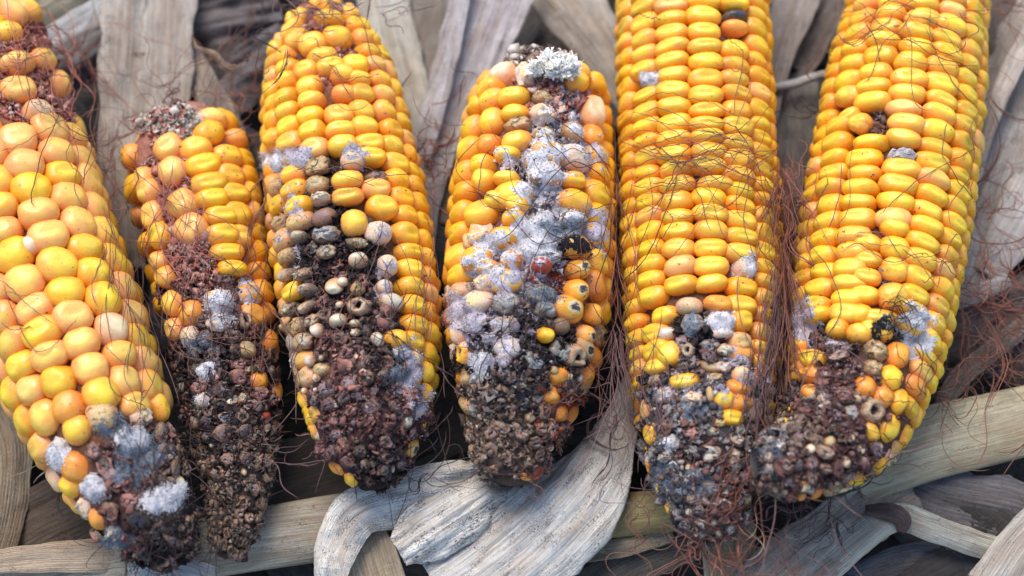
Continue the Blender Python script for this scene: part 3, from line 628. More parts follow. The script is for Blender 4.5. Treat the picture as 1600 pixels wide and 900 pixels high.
GRY = (.40, .37, .34); PALE = (.56, .54, .50); TANH = (.44, .36, .26); BRH = (.20, .15, .115); DRK = (.11, .09, .075); BLU = (.50, .53, .56); LIL = (.36, .32, .35); YST = (.50, .43, .28)
# litter far below: many broken husk pieces nobody could count
Vs, Fs, Us = [], [], []; off = 0; rng = np.random.default_rng(4)
for i in range(95):
    x, y = rng.uniform(-60, 1660), rng.uniform(-60, 960); a = rng.uniform(0, math.pi); l = rng.uniform(60, 190); z = rng.uniform(-5, 7); hw = rng.uniform(12, 42)
    pts = [(x + math.cos(a) * l * t + math.sin(a) * rng.normal(0, 10), y + math.sin(a) * l * t, z + rng.normal(0, 1.5), hw * (1.05 - .8 * t * t), rng.uniform(-25, 25)) for t in (-1, -.4, .3, 1)]
    V, F, UV = husk_geom(pts, rng.uniform(0, .35), 100 + i, 20); V, F, UV = thicken(V, F, UV, .0003); Vs.append(V); Fs.append(F + off); Us.append(UV + [[i * 13., i * 5.]]); off += len(V)
o = add_obj('husk_litter', mesh_tris('husk_litter', np.vstack(Vs), np.vstack(Fs), M_HUSK, uv=np.vstack(Us))); o.color = (.05, .042, .036, 1); o['weather'] = .7; tag(o, 'weathered broken husk scraps lying deep under everything', kind='stuff')  # tint taken near black, painting in the shade of the deep gaps

# the husks and stalks one can tell apart
husk('greenish tan husk across the top left corner above the leftmost ear', [(-40, 60, 8, 40, 5), (60, 20, 11, 42, 0), (150, -40, 12, 40, 0)], (.44, .42, .32), .2, 1)
husk('bluish white husk slanting behind the top of the leftmost ear', [(40, 105, 10, 30, 10), (110, 62, 14, 36, 10), (180, 20, 16, 36, 5), (270, -40, 16, 36, 0)], BLU, .3, 2, .2)
husk('dim lilac husk low between the leftmost ear and the upright strips', [(60, 150, 2, 26, 0), (130, 100, 3, 30, 0), (190, 92, 3, 28, 0)], (.33, .27, .36), .1, 3)
husk('narrow upright grey strip of husk, left one of the pair above the short ear', [(198, -60, 24, 34, 8), (192, 40, 23, 33, 8), (186, 150, 20, 32, 4), (190, 280, 16, 34, 0), (195, 420, 8, 30, 0)], (.47, .43, .38), .12, 4, .35)
husk('broad upright grey husk strip directly above the short ear', [(266, -60, 20, 42, -6), (262, 60, 20, 40, -6), (256, 180, 17, 38, -5), (250, 330, 10, 36, 0)], (.43, .40, .36), .05, 5, .3)
husk('crumpled dark grey husk behind the third ear upper left', [(300, 50, 4, 60, 10), (350, 40, 6, 75, 5), (440, 20, 6, 60, -10)], (.27, .25, .26), .3, 6, .6, wave=4)
husk('mottled grey husk edge beside the shoulder of the third ear', [(330, 160, 4, 46, 15), (400, 110, 7, 44, 0), (470, 60, 5, 40, 0)], (.24, .22, .23), .3, 61, .7, wave=4)
husk('thin twisted husk hanging between short ear and third ear', [(300, 70, 12, 8, 0), (325, 140, 14, 22, 20), (352, 200, 12, 28, -15), (385, 300, 6, 22, -10)], (.30, .26, .22), .4, 7, .5)
husk('pale grey green husk right of the third ear top', [(590, -50, 13, 40, 0), (610, 60, 12, 42, 0), (640, 180, 9, 36, 0), (665, 300, 5, 30, 0)], (.50, .49, .43), .15, 8, .2)
husk('dull tan husk strip under the fan shaped husk', [(690, -50, 8, 50, 0), (680, 60, 8, 45, 0), (665, 170, 6, 36, 0)], (.38, .34, .29), .1, 9)
husk('large fan shaped lilac grey husk between the third ear and the shrunken ear', [(792, -60, 26, 64, -12), (768, 0, 24, 62, -12), (735, 90, 20, 54, -10), (695, 190, 15, 38, -6), (668, 290, 11, 28, 0), (655, 400, 7, 18, 0)], (.47, .45, .47), .18, 10, .25, wave=1.6)
husk('narrow ribbed blade running along the fan shaped husk', [(735, -50, 30, 13, -30), (712, 60, 27, 12, -35), (690, 150, 22, 11, -25), (665, 250, 17, 8, -20)], (.50, .50, .54), .3, 11, .2)
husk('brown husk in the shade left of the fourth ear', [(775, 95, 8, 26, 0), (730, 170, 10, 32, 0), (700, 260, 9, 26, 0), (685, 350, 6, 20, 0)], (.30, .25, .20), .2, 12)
husk('slanting husk above the white shank of the fourth ear', [(830, -30, 15, 24, 0), (880, 20, 16, 30, -5), (935, 90, 13, 26, -10), (990, 170, 8, 20, 0)], (.42, .38, .33), .2, 13)
husk('pale husk behind the left edge of the straight golden ear', [(890, -40, 8, 26, 0), (930, 30, 9, 30, 0), (985, 140, 6, 28, 0)], (.48, .45, .42), .1, 14)
husk('grey husk slanting down beside the top of the straight golden ear', [(1262, -60, 22, 40, 8), (1235, 20, 20, 34, 8), (1212, 110, 14, 22, 5), (1195, 200, 8, 16, 0)], (.36, .34, .33), .15, 15, .3)
husk('dark brown husk slanting towards the top of the rightmost ear', [(1335, -50, 10, 26, 0), (1290, 30, 11, 26, 10), (1245, 110, 8, 24, 10)], (.25, .22, .20), .2, 16, .5)
stalk('thin pale stem bridging the gap between the two right ears', [(1190, 140, 13, 6), (1240, 131, 15, 7), (1280, 118, 16, 6), (1330, 110, 12, 5)], (.50, .48, .46), .9, 17)
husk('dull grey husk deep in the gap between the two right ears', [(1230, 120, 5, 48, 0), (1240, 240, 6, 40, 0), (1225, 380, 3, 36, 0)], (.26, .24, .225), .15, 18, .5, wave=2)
husk('wide pale grey husk right of the rightmost ear', [(1690, -40, 24, 70, -18), (1620, 90, 22, 72, -16), (1575, 220, 16, 68, -10), (1530, 340, 10, 60, -6), (1490, 460, 5, 44, 0)], (.46, .44, .42), .14, 19, .35)
husk('narrow raised edge strip on the wide pale husk at the right', [(1650, -10, 36, 12, -20), (1585, 100, 31, 16, -15), (1548, 190, 26, 12, -10), (1522, 290, 18, 7, -10)], (.52, .49, .46), .3, 20, .2)
husk('light husk fold at the right edge of the picture', [(1640, 250, 14, 50, 10), (1590, 350, 14, 40, 10), (1540, 430, 9, 22, 0)], (.50, .47, .45), .25, 21, .25)
husk('small pale husk tip poking out right of the rightmost ear', [(1480, 478, 9, 10, 0), (1530, 458, 12, 13, 0), (1576, 436, 12, 10, 0)], (.50, .49, .49), .3, 22, .1)
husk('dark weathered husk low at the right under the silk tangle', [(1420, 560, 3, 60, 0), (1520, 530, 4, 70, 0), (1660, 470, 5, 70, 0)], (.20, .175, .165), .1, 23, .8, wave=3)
husk('thin brownish husk ribbon slanting below the silk tangle', [(1470, 640, 6, 12, 0), (1500, 590, 8, 16, 0), (1560, 540, 8, 16, 0), (1640, 480, 8, 14, 0)], (.30, .25, .22), .2, 24, .4)
husk('light husk upper right corner behind the rightmost ear', [(1560, -30, 8, 30, 0), (1560, 60, 6, 34, 0), (1540, 160, 4, 28, 0)], (.22, .19, .17), .2, 241, .4)
stalk('flat pale yellow stalk running out to the right edge below the rightmost ear', [(1330, 735, 13, 56), (1440, 695, 15, 56), (1540, 672, 16, 54), (1680, 640, 16, 52)], YST, .28, 25, .1)
husk('dusky ribbed husk under the pale stalk at the right', [(1380, 740, 4, 44, 0), (1470, 780, 6, 50, 0), (1560, 800, 6, 55, 0), (1680, 830, 5, 55, 0)], (.25, .24, .255), .12, 26, .4, wave=1.6)
BENT = husk('bent husk strip with a dark joint at the lower right', [(1270, 905, 11, 26, 0), (1340, 845, 13, 24, 0), (1398, 808, 15, 22, 5), (1450, 822, 14, 22, 5), (1520, 848, 12, 20, 0), (1640, 885, 9, 22, 0)], (.42, .42, .37), .25, 27, .1)
V, F, UV = husk_geom([(1352, 797, 16.5, 7, 0), (1388, 800, 18, 13, 0), (1410, 812, 18, 14, 0), (1408, 832, 17, 6, 0)], .5, 271, 16, 3); V, F, UV = thicken(V, F, UV, .0005); lc = np.array(BENT.location)
jo = add_obj('joint', mesh_tris('joint', V - lc, F, M_HUSK, uv=UV), BENT); jo.color = (.10, .06, .05, 1); jo['weather'] = .6; jo['label'] = 'dark brown joint'
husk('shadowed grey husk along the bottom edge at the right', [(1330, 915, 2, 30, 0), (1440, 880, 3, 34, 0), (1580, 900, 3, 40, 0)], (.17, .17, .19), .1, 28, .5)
husk('pale husk end in the bottom right corner', [(1660, 790, 16, 34, 10), (1600, 850, 18, 38, 10), (1550, 925, 16, 44, 10)], (.45, .43, .39), .25, 29, .2)
husk('broad brown grey husk slanting out below the tip of the rightmost ear', [(1420, 760, 8, 44, 0), (1330, 815, 12, 52, 5), (1240, 890, 13, 58, 5), (1170, 960, 12, 60, 0)], (.34, .30, .26), .2, 30, .4, wave=2)
husk('yellowish husk below the straight golden ear', [(1130, 780, 8, 40, 0), (1140, 860, 11, 42, 0), (1150, 950, 11, 44, 0)], (.42, .37, .24), .2, 31, .25)
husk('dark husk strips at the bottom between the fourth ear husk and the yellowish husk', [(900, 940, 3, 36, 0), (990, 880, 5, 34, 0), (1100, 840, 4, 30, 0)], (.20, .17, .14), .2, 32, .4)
stalk('greenish yellow stalk with a reddish side under the straight golden ear', [(860, 815, 14, 34), (950, 806, 15, 34), (1050, 798, 14, 32), (1140, 792, 10, 30)], (.34, .27, .12), .6, 33, .2)
husk('thin tan husk edge under the greenish stalk', [(880, 868, 10, 12, 0), (960, 858, 12, 15, 10), (1050, 832, 10, 14, 0)], (.36, .31, .23), .2, 331, .3)
husk('big grey white husk sweeping down from between the fourth ear and golden ear', [(1000, 560, 10, 14, 0), (975, 640, 15, 24, -10), (945, 715, 20, 48, -18), (890, 790, 22, 78, -16), (810, 862, 20, 88, -8), (700, 940, 16, 84, 0)], (.60, .60, .58), .28, 34, .5, wave=2.2, nc=64, rough=2)
husk('pale husk folded over into a loop under the third ear', [(520, 980, 14, 20, 0), (520, 905, 20, 26, 20), (528, 850, 22, 34, 14), (562, 800, 23, 40, 0), (650, 770, 23, 42, -10), (740, 755, 20, 38, -10), (800, 740, 14, 20, 0)], (.66, .66, .64), .30, 35, .5, wave=3, nc=60, rough=3)
FLAP = husk('whitish husk flap with a frayed end below the fourth ear', [(800, 750, 17, 30, 0), (735, 790, 23, 46, 0), (670, 830, 26, 48, 5), (620, 862, 27, 24, 5)], (.68, .69, .67), .30, 36, .6, wave=3.4, nc=50, rough=5)
rng = np.random.default_rng(8); lc = np.array(FLAP.location); pa, ra, co = [], [], []
for i in range(240):
    q = at(630 + rng.normal(0, 15), 868 + rng.normal(0, 9), 30 + rng.normal(0, 1)); d_ = unit(np.array([-.5 + rng.normal(0, .5), -.8 + rng.normal(0, .5), rng.normal(.2, .4)])); t = np.linspace(0, 1, 6)[:, None]
    pa.append(q + d_ * rng.uniform(.002, .007) * t + rng.normal(0, .0012, 3) * t * t); ra.append(rng.uniform(.00008, .00024)); co.append(np.array((.80, .78, .72)) * rng.uniform(.7, 1.1))
V, F, C = tubes(pa, ra, co, 4); o = add_obj('frayed_fibre', mesh_tris('frayed_fibre', V - lc, F, M_SHANK, C), FLAP); o['kind'] = 'stuff'
husk('tan inner husk inside the folded loop at the bottom', [(600, 960, 10, 50, 0), (575, 880, 16, 46, 0), (560, 815, 17, 30, 0)], (.50, .41, .29), -.1, 37, .05)
husk('shaded grey husk between the loop and the sweeping husk', [(740, 920, 10, 60, 0), (760, 840, 12, 50, 0), (800, 760, 10, 40, 0)], (.36, .33, .30), .1, 371, .3)
stalk('tan stalk lying along the bottom left under the ear tips', [(-60, 930, 9, 40), (120, 896, 13, 46), (270, 866, 15, 46), (400, 842, 16, 48), (540, 820, 13, 50)], (.46, .40, .30), .5, 38, .2)
husk('flat tan strip along the left bottom edge', [(-50, 885, 18, 16, 0), (60, 872, 20, 22, 5), (160, 868, 19, 26, 5), (230, 862, 15, 20, 0)], (.44, .36, .27), .15, 39, .2)
husk('small bluish white husk scrap at the bottom edge under the leftmost ear', [(200, 895, 20, 14, 0), (265, 884, 22, 22, 0), (335, 905, 19, 18, 0)], (.62, .66, .68), .15, 40, .1)
husk('ribbed brown husk at the left edge beside the leftmost ear', [(-30, 600, 10, 40, 0), (10, 690, 12, 40, 10), (5, 800, 10, 36, 10), (-20, 900, 8, 30, 0)], (.31, .26, .19), .2, 41, .2)
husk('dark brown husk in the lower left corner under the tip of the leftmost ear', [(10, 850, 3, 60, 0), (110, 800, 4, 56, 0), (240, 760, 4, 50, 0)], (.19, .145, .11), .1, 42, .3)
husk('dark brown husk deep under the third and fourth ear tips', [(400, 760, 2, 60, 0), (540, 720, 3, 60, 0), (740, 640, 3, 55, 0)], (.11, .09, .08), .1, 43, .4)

EARS = {}
def reg(k, r): EARS[k] = r

# --- the leftmost ear: broad, peachy orange, loose rows
reg(1, build_ear('broad peach orange ear at the far left with pink silky top and black mouldy tip',
 [(-52, -30, 60), (-35, 30, 88), (-15, 80, 104), (10, 200, 118), (42, 340, 130), (95, 500, 130), (138, 620, 122), (183, 720, 104), (228, 800, 80), (268, 852, 46), (284, 876, 20)],
 13, .12, 44, {
 'zones': [(40, 80, 75, 60, 'none'), (75, 140, 70, 34, 'none'), (20, 160, 40, 40, 'none'), (50, 460, 40, 14, 'none', .5), (230, 745, 85, 85, 'none'), (275, 830, 90, 70, 'none'), (295, 700, 40, 60, 'none', .7), (100, 740, 55, 60, ('mould', 'amber', 'peach'), .8), (150, 820, 40, 50, ('amber', 'mould', 'none'), 1)],
 'kernels': [(14, 38, 52, 36, 'gold'), (32, 88, 60, 36, 'peach', 0), (80, 84, 52, 40, 'peach', 20), (32, 128, 58, 46, 'peach'), (110, 126, 48, 48, 'peach', 30), (68, 163, 56, 42, 'cream', 10), (45, 380, 36, 34, 'cream'),
   (160, 647, 54, 54, 'dusty'), (114, 674, 50, 48, 'round'), (98, 636, 56, 54, 'amber'), (212, 685, 60, 56, 'fuzz'), (82, 718, 46, 54, 'fuzz'), (105, 736, 50, 56, 'amber', 20), (143, 765, 48, 50, 'fuzz'), (98, 765, 50, 44, 'round'),
   (255, 780, 92, 56, 'fuzz', 10, 1.5), (286, 754, 38, 34, 'cream', 0, .5), (228, 648, 34, 30, 'mould'), (145, 818, 42, 44, 'amber'), (125, 800, 36, 40, 'mould'), (262, 632, 34, 48, 'gold'), (175, 838, 34, 30, 'mould'), (266, 712, 16, 14, 'white')],
 'chaff': [(45, 100, 110, 80, 'pink', .9), (90, 170, 60, 60, 'pink', .9), (50, 460, 50, 25, 'redbrown', .8), (235, 740, 100, 95, 'redbrown', .95), (300, 720, 60, 70, 'brown', .8), (290, 840, 95, 70, 'black', .8), (320, 800, 60, 60, 'brown', .9), (180, 850, 50, 40, 'redbrown', .7)],
 'mould': [(220, 705, 62, 44, 'grey', .95), (82, 718, 26, 30, 'white', .8), (143, 765, 28, 28, 'white', .9), (255, 780, 50, 30, 'white', 1.0), (212, 682, 26, 22, 'white', .8), (205, 735, 50, 40, 'grey', .6), (190, 660, 26, 30, 'grey', .6), (180, 845, 40, 22, 'grey', .6), (165, 665, 26, 20, 'grey', .55)],
 'silk': [(20, 60, 130, 120, 26, 22, .10, 'pink'), (-10, 60, 60, 110, 26, 22, .12, 'pink'), (60, 110, 110, 190, 16, 18, .1, 'pink'), (30, 110, 130, 210, 12, 24, .14, 'brown'), (120, 150, 175, 330, 10, 18, .06, 'brown'), (160, 330, 190, 520, 12, 14, .05, 'brown'), (170, 420, 225, 640, 14, 16, .05, 'purple'),
   (0, 480, 90, 470, 8, 20, .12, 'brown'), (150, 600, 260, 700, 8, 30, .15, 'dark'), (240, 800, 320, 870, 70, 26, .22, 'black'), (200, 850, 330, 800, 50, 24, .22, 'dark')],
 'nchaff': 15000}, twist=.10, seed=3, base='peach', vary=(('ok', .22), ('round', .12), ('cream', .02)), kz=.0046, jitter=.05, shape=('round', 'round', 'dent'), overlap=1.09, bare=(.72, .95), lift=.014))

# --- short slender ear
reg(2, build_ear('short slender ear, bare pink cob showing, crumbling brown lower half, second from the left',
 [(268, 190, 62), (280, 212, 92), (294, 260, 104), (308, 330, 108), (326, 420, 100), (345, 520, 92), (362, 630, 78), (372, 730, 56), (366, 810, 38), (352, 868, 20)],
 12, .22, 31, {
 'zones': [(262, 290, 66, 170, 'none'), (300, 400, 52, 55, 'none'), (270, 180, 60, 22, 'none'), (345, 560, 130, 120, 'none'), (365, 760, 120, 140, 'none'), (425, 560, 30, 110, ('amber', 'none'), 1)],
 'kernels': [(256, 222, 50, 48, 'peach', 20), (262, 259, 50, 52, 'peach', 30), (280, 313, 52, 52, 'peach', 20), (294, 353, 54, 54, 'peach', 30), (335, 197, 58, 42, 'gold', 25), (308, 222, 56, 40, 'gold', 10), (320, 249, 62, 38, 'ok', 8), (330, 277, 62, 38, 'ok', 5), (335, 303, 60, 36, 'ok', 5), (352, 331, 58, 36, 'ok'), (355, 361, 60, 38, 'ok'), (361, 388, 58, 32, 'ok'), (370, 414, 54, 30, 'ok'),
   (212, 222, 24, 52, 'gold'), (214, 276, 34, 42, 'peach'), (219, 297, 42, 42, 'peach', -10), (226, 336, 44, 50, 'peach', -15), (237, 368, 46, 48, 'ok'), (236, 408, 40, 36, 'peach'), (246, 432, 40, 38, 'peach'),
   (290, 487, 44, 42, 'amber'), (258, 474, 40, 44, 'peach'), (262, 515, 36, 40, 'peach'), (290, 526, 38, 40, 'mould'), (342, 468, 50, 44, 'mould', 0, .8), (342, 500, 40, 36, 'mould'), (391, 545, 40, 34, 'tan'), (318, 578, 32, 30, 'fuzz'), (313, 626, 32, 30, 'mould'), (361, 625, 34, 22, 'white'), (400, 659, 28, 15, 'smallwhite'), (386, 500, 22, 30, 'hollow'), (430, 532, 34, 44, 'amber'), (445, 610, 26, 40, 'amber'), (328, 695, 16, 16, 'smallwhite'), (382, 737, 18, 20, 'smallwhite'), (392, 575, 24, 20, 'small'), (418, 648, 22, 18, 'red'), (398, 745, 16, 12, 'smallwhite')],
 'chaff': [(262, 300, 50, 150, 'pink', .6), (300, 400, 56, 56, 'pink', .7), (275, 185, 60, 34, 'papery', .9), (340, 470, 110, 40, 'redbrown', .9), (345, 580, 130, 110, 'redbrown', .95), (310, 560, 60, 60, 'black', .5), (365, 760, 120, 130, 'brown', .95), (330, 690, 60, 60, 'black', .35)],
 'mould': [(345, 480, 42, 40, 'white', .85), (318, 578, 22, 22, 'white', .8), (390, 450, 26, 30, 'lilac', .5), (313, 626, 18, 16, 'white', .5), (300, 178, 34, 16, 'cream', .75), (255, 190, 40, 22, 'cream', .5), (305, 540, 40, 24, 'grey', .5), (350, 650, 30, 30, 'grey', .5)],
 'silk': [(240, 240, 300, 420, 26, 16, .08, 'pink'), (280, 380, 330, 430, 18, 20, .12, 'pink'), (230, 320, 280, 540, 16, 16, .06, 'purple'), (190, 200, 215, 420, 10, 14, .07, 'brown'), (300, 440, 390, 600, 22, 30, .14, 'brown'), (290, 600, 400, 780, 22, 40, .14, 'dark'), (380, 250, 430, 520, 9, 12, .07, 'brown'), (340, 380, 420, 560, 10, 20, .1, 'purple')],
 'nchaff': 15000, 'lump': 1.3, 'core': (.46, .20, .14)}, seed=7, base='gold', vary=(('ok', .5), ('peach', .25)), kz=.0046, jitter=.05, bare=(.45, .8), lift=.008))

# --- third ear
reg(3, build_ear('stout golden ear with dark rot down its middle and purple brown tip',
 [(488, 12, 36), (497, 36, 66), (506, 80, 92), (517, 140, 110), (528, 220, 120), (540, 310, 127), (553, 400, 130), (565, 500, 126), (572, 590, 115), (577, 670, 92), (582, 725, 64), (586, 760, 28)],
 16, .05, 28, {
 'zones': [(500, 255, 26, 40, ('tan', 'brown', 'mould', 'none'), .8), (462, 340, 44, 120, ('dusty', 'tan', 'gold', 'small'), .6), (512, 320, 26, 70, ('brown', 'small', 'none'), .95), (495, 430, 62, 80, ('small', 'small', 'grey', 'small', 'smallwhite', 'none'), 1), (548, 410, 46, 60, ('smallwhite', 'none', 'none', 'small'), 1), (520, 485, 70, 55, ('small', 'smallwhite', 'none', 'none'), .97), (465, 560, 34, 90, ('white', 'dusty', 'tan'), .85), (640, 570, 40, 110, ('dusty', 'mould', 'gold'), .6), (615, 420, 26, 60, ('mould', 'gold', 'dusty'), .8), (565, 610, 88, 100, 'none'), (585, 720, 92, 90, 'none'), (612, 500, 24, 50, ('white', 'none', 'grey'), .9)],
 'kernels': [(514, 18, 54, 34, 'gold'), (529, 46, 52, 42, 'gold'), (484, 58, 48, 42, 'ok', 10), (448, 38, 48, 30, 'gold', 30), (455, 52, 44, 36, 'gold', 30), (500, 78, 52, 32, 'streak'), (537, 105, 42, 36, 'gold'), (540, 137, 42, 32, 'amber'), (463, 245, 40, 36, 'mould'), (553, 243, 40, 30, 'mould'), (424, 252, 28, 34, 'fuzz'), (597, 356, 48, 38, 'mould'), (594, 270, 42, 30, 'brown'), (554, 342, 44, 44, 'round'),
   (560, 476, 38, 30, 'hollow', 0, .8), (553, 503, 28, 20, 'smallwhite'), (554, 518, 18, 20, 'smallwhite'), (528, 474, 22, 18, 'smallwhite'), (606, 445, 32, 30, 'white'), (612, 408, 34, 36, 'mould'), (592, 528, 24, 30, 'white', 30), (626, 528, 48, 32, 'gold'), (630, 551, 34, 22, 'fuzz'), (625, 582, 34, 30, 'grey', 0, .6), (660, 640, 26, 28, 'mould'), (641, 659, 28, 30, 'white'), (649, 702, 34, 40, 'eyed', 0, .5), (530, 754, 46, 30, 'round'), (506, 735, 32, 36, 'amber'), (522, 760, 26, 16, 'gold'),
   (489, 516, 26, 28, 'white'), (470, 532, 28, 28, 'white'), (478, 562, 22, 24, 'white'), (490, 590, 18, 22, 'smallwhite'), (473, 612, 13, 18, 'smallwhite'), (491, 609, 12, 14, 'smallwhite'), (524, 634, 14, 14, 'smallwhite'), (572, 635, 10, 10, 'smallwhite'), (555, 690, 18, 16, 'small'), (500, 560, 14, 16, 'small'), (455, 580, 24, 30, 'tan'), (466, 660, 32, 34, 'ok', 20), (458, 630, 26, 34, 'ok'), (476, 684, 30, 36, 'white', 20), (533, 440, 22, 18, 'white'), (559, 450, 26, 24, 'tan')],
 'chaff': [(500, 20, 70, 34, 'pink', .7), (525, 95, 50, 30, 'pink', .5), (506, 320, 45, 80, 'black', .9), (520, 420, 80, 100, 'black', .8), (530, 440, 60, 60, 'redbrown', .5), (575, 380, 24, 40, 'black', .9), (530, 500, 95, 80, 'redbrown', .9), (565, 620, 104, 105, 'redbrown', 1), (585, 715, 112, 90, 'redbrown', .95), (600, 730, 60, 46, 'black', .5), (610, 545, 40, 60, 'black', .5), (545, 575, 30, 40, 'pink', .25)],
 'mould': [(424, 250, 26, 30, 'white', .8), (463, 240, 34, 22, 'lilac', .75), (553, 240, 34, 22, 'lilac', .7), (450, 320, 34, 40, 'lilac', .4), (440, 370, 20, 50, 'lilac', .35), (640, 580, 34, 60, 'lilac', .7), (655, 620, 26, 40, 'lilac', .7), (605, 430, 24, 50, 'lilac', .5), (625, 582, 20, 20, 'grey', .6), (500, 390, 30, 40, 'grey', .3), (600, 360, 24, 20, 'lilac', .45)],
 'silk': [(440, 10, 560, 30, 16, 16, .1, 'purple'), (500, 60, 620, 100, 8, 20, .15, 'brown'), (480, 100, 560, 120, 6, 20, .15, 'red'), (500, 410, 590, 530, 12, 24, .16, 'brown'), (460, 260, 640, 280, 5, 12, .05, 'red'), (640, 330, 672, 560, 14, 9, .05, 'purple'), (420, 440, 470, 680, 10, 14, .08, 'purple'), (600, 460, 660, 600, 16, 18, .1, 'dark'), (560, 360, 590, 500, 12, 10, .1, 'black'), (440, 680, 520, 760, 8, 24, .2, 'purple'), (560, 700, 680, 720, 12, 30, .2, 'dark')],
 'nchaff': 17000}, seed=12, base='ok', vary=(('gold', .4), ('peach', .08)), kz=.0042, jitter=.035, bare=(.66, .88), lift=.012))

